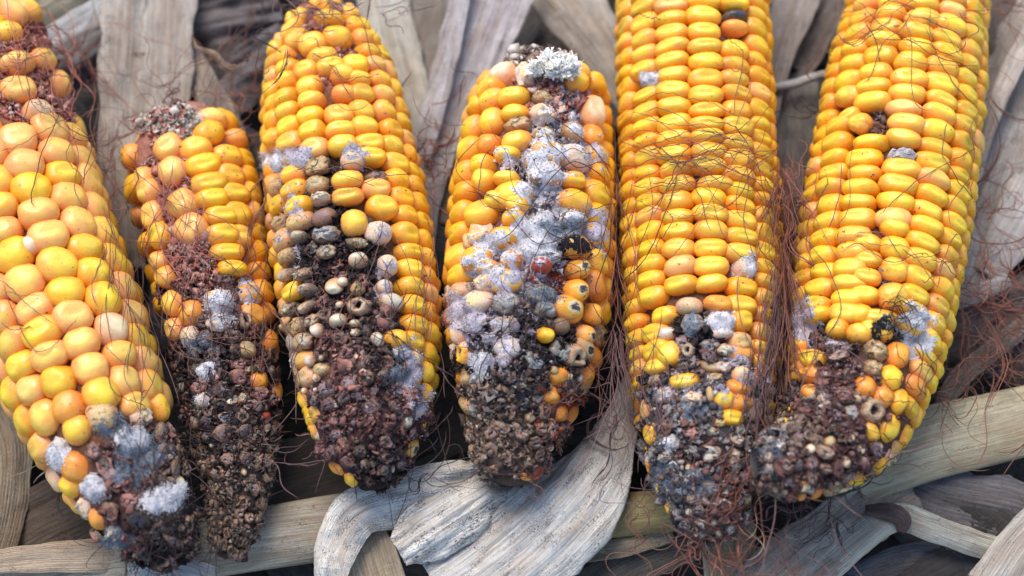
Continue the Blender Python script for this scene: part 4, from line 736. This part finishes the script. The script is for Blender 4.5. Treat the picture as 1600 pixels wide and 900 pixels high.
# --- fourth ear
reg(4, build_ear('ear with ragged white shank on top and pale lilac mould down its middle',
 [(852, 104, 60), (850, 120, 92), (845, 160, 113), (838, 210, 120), (832, 300, 130), (828, 390, 134), (824, 480, 132), (818, 560, 120), (810, 630, 94), (802, 690, 70), (798, 730, 54), (797, 752, 34)],
 14, .16, 34, {
 'zones': [(860, 105, 34, 26, 'none'), (890, 160, 34, 50, ('none', 'tan', 'mould'), .9), (850, 220, 40, 50, ('tan', 'mould', 'dusty'), .9), (905, 235, 34, 30, ('mould', 'dusty'), .8), (850, 310, 50, 60, ('fuzz', 'mould', 'dusty', 'none'), .9), (860, 385, 80, 50, ('mould', 'none', 'brown', 'fuzz'), .95), (780, 390, 50, 40, ('mould', 'dusty', 'gold'), .85), (770, 450, 80, 50, ('mould', 'grey', 'tan', 'dusty'), .95), (840, 470, 60, 55, ('grey', 'none', 'brown', 'tan'), .95), (910, 440, 40, 60, ('eyed', 'amber', 'brown'), .8), (925, 540, 34, 90, ('eyedbrown', 'amber', 'dusty'), .8), (780, 540, 84, 60, ('grey', 'none', 'none', 'mould'), .97), (860, 560, 46, 50, ('none', 'grey'), 1), (800, 690, 112, 130, 'none'), (708, 560, 24, 90, ('amber', 'gold', 'dusty'), .9), (880, 640, 50, 50, ('none', 'orange'), .9)],
 'kernels': [(775, 104, 52, 40, 'cream', 20), (752, 132, 52, 36, 'gold', 30), (818, 106, 34, 46, 'mould'), (795, 143, 54, 34, 'ok'), (758, 148, 50, 36, 'gold', 20), (799, 168, 48, 28, 'ok'), (757, 182, 46, 44, 'round', 20), (805, 187, 52, 28, 'tan'), (848, 143, 40, 28, 'tan'), (850, 170, 42, 34, 'mould'), (852, 206, 42, 40, 'tan'), (903, 198, 44, 38, 'tan'), (911, 118, 46, 36, 'gold', 15), (938, 172, 48, 60, 'cream', 0, 1.2), (940, 210, 40, 44, 'amber'), (803, 212, 52, 38, 'gold', 10), (786, 232, 44, 28, 'ok'), (753, 217, 44, 34, 'amber'), (741, 250, 42, 36, 'ok'), (744, 276, 42, 38, 'dent' if 0 else 'ok', 20), (786, 272, 44, 24, 'ok'), (836, 245, 34, 34, 'eyedbrown'), (840, 272, 30, 26, 'brown'), (806, 312, 40, 30, 'ok', 0, .3), (766, 307, 36, 34, 'ok'), (800, 337, 38, 28, 'gold'), (905, 276, 42, 28, 'gold'), (795, 402, 36, 36, 'amber'), (754, 412, 40, 26, 'dusty'), (750, 440, 36, 30, 'mould'),
   (849, 410, 36, 30, 'red'), (915, 418, 42, 34, 'eyed', 30), (912, 452, 44, 38, 'eyed', 20), (858, 482, 42, 32, 'grey'), (884, 508, 40, 36, 'brown'), (928, 526, 40, 34, 'eyed'), (855, 524, 30, 24, 'gold', 0, 1), (905, 556, 40, 40, 'hollow', 20, .8), (940, 490, 30, 34, 'gold', 20), (719, 553, 30, 38, 'hollow_yellow', 0, .8), (716, 633, 38, 42, 'dusty'), (740, 616 - 26, 40, 24, 'fuzz'), (752, 565, 44, 36, 'fuzz'), (706, 520, 34, 40, 'mould'), (760, 530, 30, 20, 'grey', 30), (926, 592, 40, 44, 'amber'), (906, 652, 24, 44, 'orange'), (872, 742, 32, 42, 'red', 0, .5), (823, 766, 26, 16, 'orange'), (806, 766, 14, 12, 'smallwhite'), (830, 652, 24, 22, 'tan'), (892, 590, 18, 22, 'smallwhite'), (908, 592, 14, 16, 'white'), (843, 622, 22, 20, 'grey'), (864, 700, 16, 26, 'smallwhite'), (852, 756, 18, 18, 'small'), (745, 667, 12, 16, 'smallwhite'), (868, 580, 16, 16, 'tan'), (884, 694, 14, 18, 'small'), (734, 640, 30, 34, 'grey')],
 'chaff': [(845, 78, 90, 34, 'papery', .98), (820, 80, 60, 24, 'brown', .6), (870, 130, 80, 50, 'pink', .8), (890, 190, 50, 70, 'lilac', .6), (850, 300, 70, 120, 'lilac', .7), (810, 440, 120, 80, 'lilac', .8), (855, 420, 60, 40, 'orangered', .3), (800, 560, 130, 80, 'black', .7), (790, 520, 90, 60, 'lilac', .6), (860, 550, 60, 60, 'black', .6), (800, 660, 130, 90, 'brown', .95), (795, 730, 100, 80, 'brown', .98), (880, 640, 40, 60, 'orangered', .7), (880, 700, 36, 60, 'redbrown', .8), (780, 600, 60, 40, 'grey', .5)],
 'mould': [(893, 160, 30, 40, 'lilac', .7), (880, 150, 20, 20, 'grey', .6), (850, 200, 34, 50, 'lilac', .5), (905, 215, 40, 30, 'white', .6), (790, 245, 36, 18, 'white', .7), (830, 250, 50, 26, 'lilac', .7), (865, 240, 34, 24, 'white', .6), (850, 290, 60, 60, 'white', .9), (860, 350, 84, 54, 'white', 1), (870, 210, 60, 70, 'white', .45), (800, 420, 100, 60, 'lilac', .55), (760, 520, 70, 70, 'lilac', .5), (935, 355, 28, 60, 'lilac', .6), (930, 250, 28, 40, 'lilac', .5), (770, 380, 44, 30, 'lilac', .9), (800, 395, 70, 36, 'white', .55), (820, 430, 44, 34, 'lilac', .9), (735, 420, 26, 30, 'white', .7), (715, 490, 30, 50, 'lilac', .75), (750, 510, 36, 40, 'lilac', .85), (820, 500, 40, 34, 'lilac', .6), (752, 566, 34, 26, 'white', .9), (785, 560, 30, 30, 'lilac', .5), (850, 460, 50, 30, 'grey', .6), (905, 385, 40, 24, 'black', .55), (900, 150, 14, 12, 'black', .6), (880, 350, 46, 14, 'grey', .6)],
 'silk': [(770, 330, 950, 320, 8, 22, .12, 'dark'), (840, 220, 950, 260, 8, 20, .15, 'brown'), (780, 430, 860, 560, 14, 24, .15, 'dark'), (860, 350, 930, 420, 20, 18, .15, 'black'), (940, 200, 966, 560, 16, 8, .04, 'red'), (790, 180, 830, 330, 6, 14, .15, 'dark'), (800, 700, 840, 760, 10, 18, .2, 'brown'), (690, 520, 740, 660, 8, 14, .12, 'purple'), (880, 560, 960, 640, 12, 20, .15, 'purple')],
 'nchaff': 17000, 'core': (.26, .11, .08)}, seed=21, base='ok', vary=(('gold', .45), ('peach', .06)), kz=.0046, jitter=.05, bare=(.60, .85), lift=.012))

# --- fifth ear
reg(5, build_ear('long straight golden ear ringed by loose reddish silk, its tip crumbled and grey',
 [(1079, -110, 120), (1082, 0, 122), (1088, 200, 125), (1094, 380, 127), (1097, 500, 124), (1099, 600, 117), (1100, 690, 102), (1103, 750, 82), (1106, 800, 60), (1108, 832, 36), (1109, 846, 14)],
 14, .145, 25.5, {
 'zones': [(1085, 520, 38, 34, ('grey', 'mould', 'none'), .9), (1150, 530, 40, 34, ('mould', 'dusty', 'brown'), .8), (1100, 600, 88, 60, ('grey', 'none', 'tan', 'small', 'none'), .97), (1100, 700, 112, 80, ('none', 'none', 'none', 'small'), 1), (1105, 800, 120, 70, 'none'), (1180, 620, 34, 70, ('brown', 'mould', 'amber'), .85), (998, 600, 22, 50, 'amber', .4)],
 'kernels': [(1160, 18, 44, 24, 'black', 8), (1158, 38, 46, 26, 'amber'), (1008, 120, 40, 26, 'fuzz', -15), (1174, 415, 40, 36, 'mould'), (1122, 283, 60, 26, 'tan' if 0 else 'ok'), (1074, 474, 46, 30, 'dusty'), (1126, 468, 52, 28, 'amber'), (1079, 502, 46, 46, 'grey', 0, .4), (1128, 500, 46, 34, 'dusty'), (1074, 545, 22, 24, 'hollow'), (1033, 519, 40, 28, 'white'), (1040, 550, 46, 44, 'round'), (1030, 491, 48, 32, 'ok'), (1168, 497, 38, 38, 'gold'), (1164, 532, 44, 36, 'dusty'), (1135, 544, 34, 24, 'white'), (1133, 571, 30, 22, 'white'), (1132, 518, 36, 16, 'mould'), (1120, 588, 28, 20, 'tan'), (1165, 584, 36, 28, 'mould'), (1133, 623, 38, 34, 'round', 0, .8), (1148, 652, 40, 30, 'ok', 0, .8), (1009, 680, 34, 40, 'gold', 0, .2), (1034, 616, 36, 32, 'mould'), (1078, 622, 40, 26, 'mould'), (1110, 615, 16, 30, 'tan'), (1160, 672, 26, 28, 'grey'), (1048, 690, 24, 26, 'fuzz'), (1155, 695, 30, 12, 'white'), (1150, 702, 20, 12, 'smallwhite'), (1107, 714, 26, 24, 'white'), (1125, 660, 24, 18, 'tan'), (1075, 730, 18, 20, 'smallwhite'), (1185, 640, 30, 40, 'mould'), (1196, 590, 26, 34, 'amber'), (1000, 640, 22, 34, 'dusty'), (994, 730, 14, 26, 'gold'), (1003, 762, 14, 30, 'ok'), (1030, 797, 26, 22, 'gold', 30), (1172, 780, 30, 24, 'cream'), (1094, 838, 22, 22, 'grey'), (1075, 800, 22, 20, 'white'), (1115, 820, 24, 22, 'smallwhite'), (1150, 735, 22, 18, 'grey')],
 'chaff': [(1085, 520, 50, 50, 'black', .8), (1100, 600, 108, 66, 'grey', .9), (1100, 700, 126, 80, 'grey', .98), (1105, 800, 130, 80, 'grey', 1), (1080, 720, 50, 50, 'redbrown', .4), (1160, 780, 50, 40, 'redbrown', .5), (1060, 560, 50, 30, 'redbrown', .5)],
 'mould': [(1010, 118, 26, 14, 'white', .8), (1172, 412, 24, 26, 'white', .65), (1128, 500, 40, 28, 'white', .8), (1100, 620, 90, 60, 'lilac', .35), (1080, 505, 24, 30, 'grey', .5), (1150, 560, 34, 28, 'lilac', .4), (1034, 612, 30, 24, 'lilac', .5), (1048, 690, 20, 20, 'white', .4), (1080, 640, 60, 20, 'grey', .5), (1030, 750, 40, 40, 'grey', .55), (1090, 755, 60, 34, 'grey', .5), (1165, 590, 20, 18, 'lilac', .4), (1190, 600, 16, 50, 'lilac', .45)],
 'silk': [(962, 225, 1228, 262, 22, 20, .07, 'red'), (966, 285, 1222, 240, 13, 24, .09, 'red'), (985, 250, 1216, 330, 11, 34, .12, 'red'), (1215, 230, 1222, 480, 46, 8, .03, 'red'), (1218, 380, 1196, 680, 60, 11, .03, 'purple'), (1170, 240, 1215, 450, 14, 20, .08, 'red'), (1185, 540, 1170, 700, 22, 12, .05, 'purple'), (975, 240, 985, 560, 16, 8, .04, 'brown'), (980, 480, 1010, 720, 22, 12, .05, 'purple'), (1010, 540, 1030, 720, 10, 16, .08, 'purple'), (1000, 300, 1050, 420, 4, 20, .12, 'red'), (1080, 90, 1180, 150, 3, 20, .2, 'red'), (985, 0, 1010, 50, 4, 8, .15, 'brown'), (1030, 350, 1170, 330, 4, 30, .15, 'red'), (1110, 840, 1200, 700, 34, 18, .09, 'red'), (1050, 850, 1180, 800, 34, 20, .12, 'red'), (990, 720, 1010, 800, 12, 10, .15, 'purple')],
 'nchaff': 17000, 'lump': 1.1, 'chsize': 1.15, 'stray': .2, 'cup': (1.1, .85)}, seed=33, base='ok', vary=(('gold', .14), ('peach', .03)), kz=.0042, jitter=.022, bare=(.62, .86), lift=.012, twist=0, limit=1.9))

# --- sixth ear
reg(6, build_ear('slanting yellow ear at the far right whose crumbling brown tip bends left',
 [(1452, -110, 104), (1436, 0, 110), (1415, 120, 124), (1398, 240, 131), (1380, 360, 134), (1364, 470, 130), (1348, 560, 122, 1), (1326, 635, 108, 4), (1290, 690, 84, 9), (1245, 718, 62, 14), (1205, 724, 47, 17), (1180, 724, 28, 18)],
 14, .03, 26.5, {
 'zones': [(1300, 540, 50, 44, ('none', 'brown', 'grey'), .95), (1262, 480, 34, 40, ('mould', 'ok'), .8), (1290, 510, 34, 16, ('brown', 'none'), 1), (1350, 520, 50, 50, ('streak', 'gold'), .7), (1400, 480, 80, 60, ('streak', 'ok', 'ok'), .6), (1310, 620, 60, 90, 'none'), (1250, 720, 110, 74, 'none'), (1340, 700, 44, 90, ('none', 'none', 'small'), .98), (1400, 620, 52, 100, ('amber', 'ok', 'orange', 'gold'), .8), (1250, 590, 40, 50, ('orange', 'amber', 'gold'), .9)],
 'kernels': [(1412, 236, 44, 24, 'fuzz', 12, .5), (1340, 186, 34, 36, 'gold', 60), (1318, 176, 40, 26, 'ok', 20), (1336, 190, 26, 40, 'streak', 70), (1354, 372, 48, 30, 'ok'), (1354, 399, 48, 30, 'ok'), (1353, 426, 48, 30, 'gold'), (1350, 454, 48, 30, 'ok'), (1402, 350, 50, 30, 'ok'), (1402, 382, 52, 40, 'ok'), (1402, 415, 50, 42, 'streak'), (1402, 458, 52, 46, 'streak'), (1341, 484, 50, 34, 'ok'), (1342, 516, 44, 32, 'streak'), (1304, 508, 38, 34, 'streak'), (1265, 470, 52, 30, 'streak', -15), (1262, 555, 52, 32, 'ok', -10), (1263, 580, 48, 34, 'orange', -8), (1260, 608, 42, 32, 'orange', -10), (1248, 634, 34, 26, 'grey'), (1372, 544, 46, 42, 'tan'), (1412, 550, 40, 46, 'amber'), (1400, 588, 44, 42, 'ok'), (1354, 601, 38, 40, 'orange'), (1386, 618, 38, 44, 'orange'), (1414, 628, 36, 44, 'gold', 20), (1334, 641, 32, 32, 'grey', 0, .4), (1368, 640, 44, 42, 'hollow', 40, 1.0), (1396, 674, 44, 50, 'ok', 30, .3), (1418, 700, 34, 40, 'gold', 20), (1391, 722, 40, 30, 'mould'), (1390, 742, 32, 36, 'gold', 20), (1378, 756, 18, 30, 'tan', 20), (1352, 770, 40, 44, 'ok', 20, .4), (1330, 788, 20, 26, 'cream'), (1340, 622, 24, 16, 'tan'), (1367, 570, 36, 34, 'tan'), (1282, 787, 28, 24, 'orange', 0, .4), (1252, 782, 18, 16, 'amber'), (1310, 786, 34, 36, 'hollow', 10, .5), (1328, 748, 18, 26, 'grey'), (1332, 768, 16, 16, 'white'), (1268, 700, 20, 22, 'white', 30, .6), (1298, 690, 22, 26, 'tan'), (1255, 765, 22, 22, 'cream'), (1296, 535, 38, 24, 'brown'), (1386, 505, 30, 26, 'grey', 0, .5), (1378, 700, 20, 18, 'small'), (1316, 770, 16, 16, 'small')],
 'chaff': [(1345, 180, 26, 40, 'redbrown', .8), (1310, 520, 60, 36, 'black', .8), (1310, 590, 76, 80, 'redbrown', .95), (1385, 505, 40, 26, 'black', .9), (1250, 560, 30, 80, 'black', .5), (1320, 680, 90, 90, 'redbrown', .97), (1350, 730, 60, 60, 'redbrown', .9), (1240, 720, 100, 80, 'brown', 1), (1200, 710, 50, 40, 'grey', .6), (1290, 740, 70, 60, 'redbrown', .6)],
 'mould': [(1255, 500, 26, 50, 'lilac', .85), (1430, 500, 46, 34, 'white', .8), (1385, 430, 14, 30, 'grey', .35), (1442, 530, 28, 40, 'white', .8), (1412, 236, 22, 12, 'lilac', .5), (1388, 502, 20, 18, 'grey', .6), (1378, 512, 30, 20, 'black', .5), (1300, 535, 26, 20, 'lilac', .4), (1205, 705, 30, 22, 'grey', .4)],
 'silk': [(1290, 60, 1400, 20, 6, 20, .14, 'red'), (1280, 100, 1460, 20, 5, 26, .1, 'red'), (1380, 0, 1530, 160, 10, 30, .1, 'red'), (1320, 190, 1280, 440, 6, 14, .05, 'purple'), (1500, 150, 1510, 380, 8, 10, .08, 'brown'), (1440, 420, 1500, 400, 8, 24, .15, 'red'), (1230, 380, 1250, 640, 26, 9, .05, 'purple'), (1300, 400, 1480, 440, 8, 26, .12, 'red'), (1370, 490, 1430, 500, 30, 14, .16, 'black'), (1370, 560, 1440, 640, 10, 16, .15, 'dark'), (1440, 500, 1450, 660, 8, 12, .1, 'dark'), (1240, 640, 1350, 600, 10, 30, .16, 'purple'), (1380, 640, 1420, 720, 8, 14, .15, 'dark'), (1280, 780, 1400, 740, 10, 12, .15, 'black')],
 'nchaff': 17000, 'lump': 1.2, 'cup': (1.2, .8)}, seed=45, base='ok', vary=(('gold', .18), ('peach', .06), ('streak', .02)), kz=.0042, jitter=.04, bare=(.68, .86), lift=.012, twist=.12))

# ragged white shank on top of the fourth ear, papery crown on the short ear
def shank(root, E, x, y, n, spread, cols, hmax, label, z0):
    rng = np.random.default_rng(9); pos = []; fr = []; c = []
    for _ in range(n):
        px, py = x + rng.normal(0, spread[0]), y + rng.normal(0, spread[1]); p = at(px, py, z0 + rng.uniform(0, hmax)); pos.append(p); c.append(np.array(cols[rng.integers(len(cols))]) * rng.uniform(.85, 1.1))
    pos = np.array(pos); ctr = at(x, y + 20, z0 - .004); N = unit(pos - ctr + [0, .004, 0]); sz = rng.uniform(.0007, .0019, (n, 1, 1))
    m = rand_frames(N, .4, rng) * sz; m[:, :, 2] *= 1.0; o = scatter('shank', rng.choice(len(FLAKES), n, p=[.2, .3, .3, .1, .1]), m, pos, np.array(c), M_SHANK, parent=root, loc=E.loc, kind='stuff', jit=.28)
    o['label'] = label
r4, E4 = EARS[4]
rng = np.random.default_rng(5); _d, _p = E4.inv(862, 113); B0 = E4.surf(_d, _p, .97)[0][0]; m_ = mpp(B0); pos, fr, cc = [], [], []
for i in range(260):
    u = rng.uniform(-34, 40); top = (9 + 9 * noise.noise(Vector((u * .11, 2, 0))) + 8 * noise.noise(Vector((u * .33, 5, 0))) + (17 if 14 < u < 34 else 0) + (15 if -16 < u < 2 else 0)) * max(.15, 1 - (abs(u - 3) / 42) ** 3)
    q = B0 + np.array([u * m_, rng.uniform(-.25, 1.5) * max(top, 4) * m_, rng.normal(.0004, .0016)]); pos.append(q); cc.append(np.array([(.92, .89, .80), (.90, .85, .74), (.82, .74, .58), (.92, .90, .85)][rng.integers(4)]))
pos = np.array(pos); n_ = len(pos); N_ = np.tile([0, .1, 1.0], (n_, 1)); m3 = rand_frames(N_, .8, rng) * (rng.uniform(.0005, .0015, (n_, 1, 1)) * rng.uniform(.5, 1.3, (n_, 1, 3)))
o = scatter('shank', rng.choice(len(FLAKES), n_, p=[.25, .3, .3, .08, .07]), m3, pos, np.array(cc), M_SHANK, parent=r4, loc=E4.loc, jit=.2); o['label'] = 'ragged white broken shank'
pa, ra, co = [], [], []
for i in range(420):
    u = rng.uniform(-32, 38); top = (7 + 8 * noise.noise(Vector((u * .11, 2, 0))) + 9 * noise.noise(Vector((u * .4, 5, 0))) + (15 if 14 < u < 34 else 0) + (13 if -16 < u < 2 else 0)) * max(.2, 1 - (abs(u - 3) / 42) ** 3)
    q = B0 + np.array([u * m_, rng.uniform(-.2, 1.2) * max(top, 4) * m_, rng.normal(.0008, .0012)]); t = np.linspace(0, 1, 5)[:, None]
    d_ = unit(np.array([(u - 3) / 60 + rng.normal(0, .6), .8 + rng.normal(0, .5), .5 + rng.normal(0, .5)])); pa.append(q + d_ * rng.uniform(.0010, .0030) * t + rng.normal(0, .0007, 3) * t * t + rng.normal(0, .00012, (5, 3))); ra.append(rng.uniform(.00018, .00055)); co.append(np.array([(.95, .92, .84), (.92, .86, .74), (.95, .93, .88)][rng.integers(3)]))
V, F, C = tubes(pa, ra, co, 5); o = add_obj('shank_shreds', mesh_tris('shank_shreds', V - E4.loc, F, M_SHANK, C), r4); o['kind'] = 'stuff'
r2, E2 = EARS[2]
shank(r2, E2, 264, 192, 150, (24, 8), [(.60, .50, .40), (.62, .33, .26), (.66, .60, .48)], .004, 'papery pinkish crown', .037)

# ------------------------------------------------------------ loose silk tangles over the husks
def tangle(label, areas, seed, group='loose silk tangles on the husks', cat='corn silk'):
    """areas: x,y,rx,ry,count,dir deg,dirspread,len px,curl,zmm,colour"""
    rng = np.random.default_rng(seed); pa, ra, co = [], [], []
    for (x, y, rx, ry, cnt, dr, ds, ln, curl, z, c) in areas:
        prev = None
        for _ in range(max(2, int(cnt * .75))):
            if prev is not None and rng.random() < .5:
                q_ = prev[rng.integers(0, 6):rng.integers(14, 27)]; nn = len(q_); dr_ = np.cumsum(rng.normal(0, .00012, (nn, 3)), 0); pa.append(q_ + dr_ + rng.normal(0, .0002, 3)); ra.append(rng.uniform(.00006, .00018)); co.append(np.array(SILK[c]) * rng.uniform(.5, 1.6)); continue
            p = at(x + rng.normal(0, rx * .5), y + rng.normal(0, ry * .5), z * .001 + rng.normal(0, .0025)); a = math.radians(dr + rng.normal(0, ds)); L = ln * .0002 * rng.uniform(.4, 1.4); n = 26; st = L / n
            k = rng.normal(0, curl * .6); dk = rng.normal(0, curl * 1.8); vz = rng.normal(0, .25); pts = [p.copy()]
            ph = rng.uniform(0, 6)
            for i in range(n):
                a += (k + dk * math.sin(i * .37 + ph)) * .16; vz += rng.normal(0, .09); vz *= .93
                p = p + st * np.array([math.cos(a), -math.sin(a), vz]); pts.append(p.copy())
            prev = np.array(pts); pa.append(prev); ra.append(rng.uniform(.00007, .00019)); co.append(np.array(SILK[c]) * rng.uniform(.6, 1.5))
    V, F, C = tubes(pa, ra, co, 4); loc = V.mean(0)
    o = add_obj('silk_tangle', mesh_tris('silk_tangle', V - loc, F, M_SILK, C), loc=loc); tag(o, label, cat, group, 'stuff')
tangle('reddish brown silk wisps between the leftmost ear and the short ear', [(130, 80, 40, 60, 40, 60, 40, 160, .7, 28, 'red'), (150, 40, 20, 50, 26, 105, 15, 130, .3, 26, 'brown'), (180, 240, 40, 70, 50, 80, 50, 190, .7, 36, 'red'), (215, 180, 60, 60, 16, 20, 60, 140, .8, 34, 'brown'), (195, 380, 14, 90, 20, 85, 25, 150, .6, 30, 'dark'), (265, 150, 50, 30, 20, -50, 50, 120, .9, 40, 'brown')], 1)
tangle('brown silk wisps between the short ear and the third ear', [(360, 90, 50, 50, 44, 10, 50, 150, .9, 26, 'brown'), (400, 60, 40, 20, 22, -20, 20, 160, .5, 34, 'dark'), (370, 160, 40, 60, 34, 70, 50, 170, .8, 30, 'red'), (410, 330, 12, 120, 40, 85, 20, 160, .5, 38, 'brown'), (300, 60, 30, 50, 12, 90, 60, 120, .9, 36, 'pale'), (440, 60, 50, 30, 26, 0, 60, 120, 1.0, 58, 'dark')], 2)
tangle('curly silk above and beside the top of the third ear', [(600, 30, 40, 24, 18, -20, 50, 130, .9, 50, 'purple'), (620, 110, 30, 60, 10, 90, 40, 150, .6, 44, 'brown'), (470, 10, 50, 14, 30, 0, 50, 90, 1.1, 58, 'purple'), (610, 10, 20, 20, 8, -60, 60, 60, 1.5, 50, 'red')], 3)
tangle('brown silk wisps between the third and fourth ears', [(670, 250, 20, 60, 44, 85, 40, 130, .9, 30, 'red'), (690, 260, 30, 40, 34, 20, 80, 90, 1.3, 26, 'brown'), (720, 90, 40, 30, 4, 10, 60, 120, .6, 40, 'dark'), (690, 640, 20, 50, 12, 80, 30, 100, .7, 30, 'purple'), (700, 180, 40, 40, 5, 40, 60, 160, .6, 40, 'brown')], 4)
tangle('red silk hanging in the gap between the fourth ear and straight golden ear', [(962, 330, 7, 120, 46, 88, 12, 200, .35, 42, 'red'), (962, 520, 8, 90, 50, 88, 15, 170, .4, 42, 'purple'), (975, 640, 20, 50, 40, 80, 40, 110, .7, 38, 'purple'), (1000, 800, 26, 40, 16, 60, 60, 110, 1.0, 30, 'brown')], 5)
tangle('thick rope of red silk hanging between the two right ears', [(1222, 260, 10, 40, 44, 90, 18, 200, .35, 50, 'red'), (1226, 400, 10, 90, 90, 92, 8, 260, .25, 46, 'red'), (1222, 560, 14, 90, 90, 95, 12, 240, .3, 42, 'purple'), (1190, 660, 24, 40, 44, 110, 30, 150, .5, 50, 'red'), (1260, 260, 26, 60, 18, 60, 60, 110, 1.0, 40, 'red'), (1230, 300, 20, 30, 20, 20, 60, 70, 1.2, 54, 'red')], 6)
tangle('loose red silk below the tip of the straight golden ear', [(1120, 850, 50, 24, 44, 100, 50, 110, .9, 32, 'red'), (1160, 830, 50, 40, 30, 120, 40, 150, .7, 40, 'red'), (1200, 820, 50, 30, 30, 60, 60, 120, .9, 34, 'purple'), (1180, 870, 60, 30, 12, 20, 70, 160, .8, 34, 'pale'), (1290, 810, 50, 24, 22, 70, 60, 90, 1.0, 34, 'black')], 7)
tangle('reddish silk tangle on the husks right of the rightmost ear', [(1530, 340, 50, 70, 60, 60, 60, 180, .8, 26, 'red'), (1500, 470, 60, 50, 90, 10, 60, 180, .8, 24, 'red'), (1520, 560, 60, 40, 80, 10, 60, 180, .8, 18, 'brown'), (1580, 470, 30, 90, 50, 80, 60, 160, .9, 22, 'red'), (1470, 600, 26, 50, 26, 80, 60, 120, .9, 24, 'brown'), (1560, 150, 40, 60, 14, 70, 60, 150, .9, 34, 'brown')], 8)
tangle('wiry silk above the top of the rightmost ear', [(1560, 30, 50, 26, 34, 20, 60, 150, .9, 36, 'red'), (1510, 12, 60, 14, 20, 0, 50, 120, .9, 54, 'red'), (1300, 60, 40, 40, 8, 60, 60, 120, .9, 44, 'brown'), (1250, 150, 40, 60, 12, 60, 60, 130, .9, 32, 'dark'), (1420, 20, 70, 24, 20, 10, 50, 140, .8, 64, 'brown')], 9)
tangle('few curled silk hairs by the lower left husks', [(40, 760, 40, 40, 6, -35, 30, 170, .4, 24, 'pale'), (90, 830, 50, 30, 8, -30, 40, 160, .6, 20, 'dark'), (470, 690, 30, 50, 14, 80, 50, 110, .9, 34, 'purple'), (640, 740, 40, 20, 22, 30, 60, 90, .9, 38, 'dark')], 10)
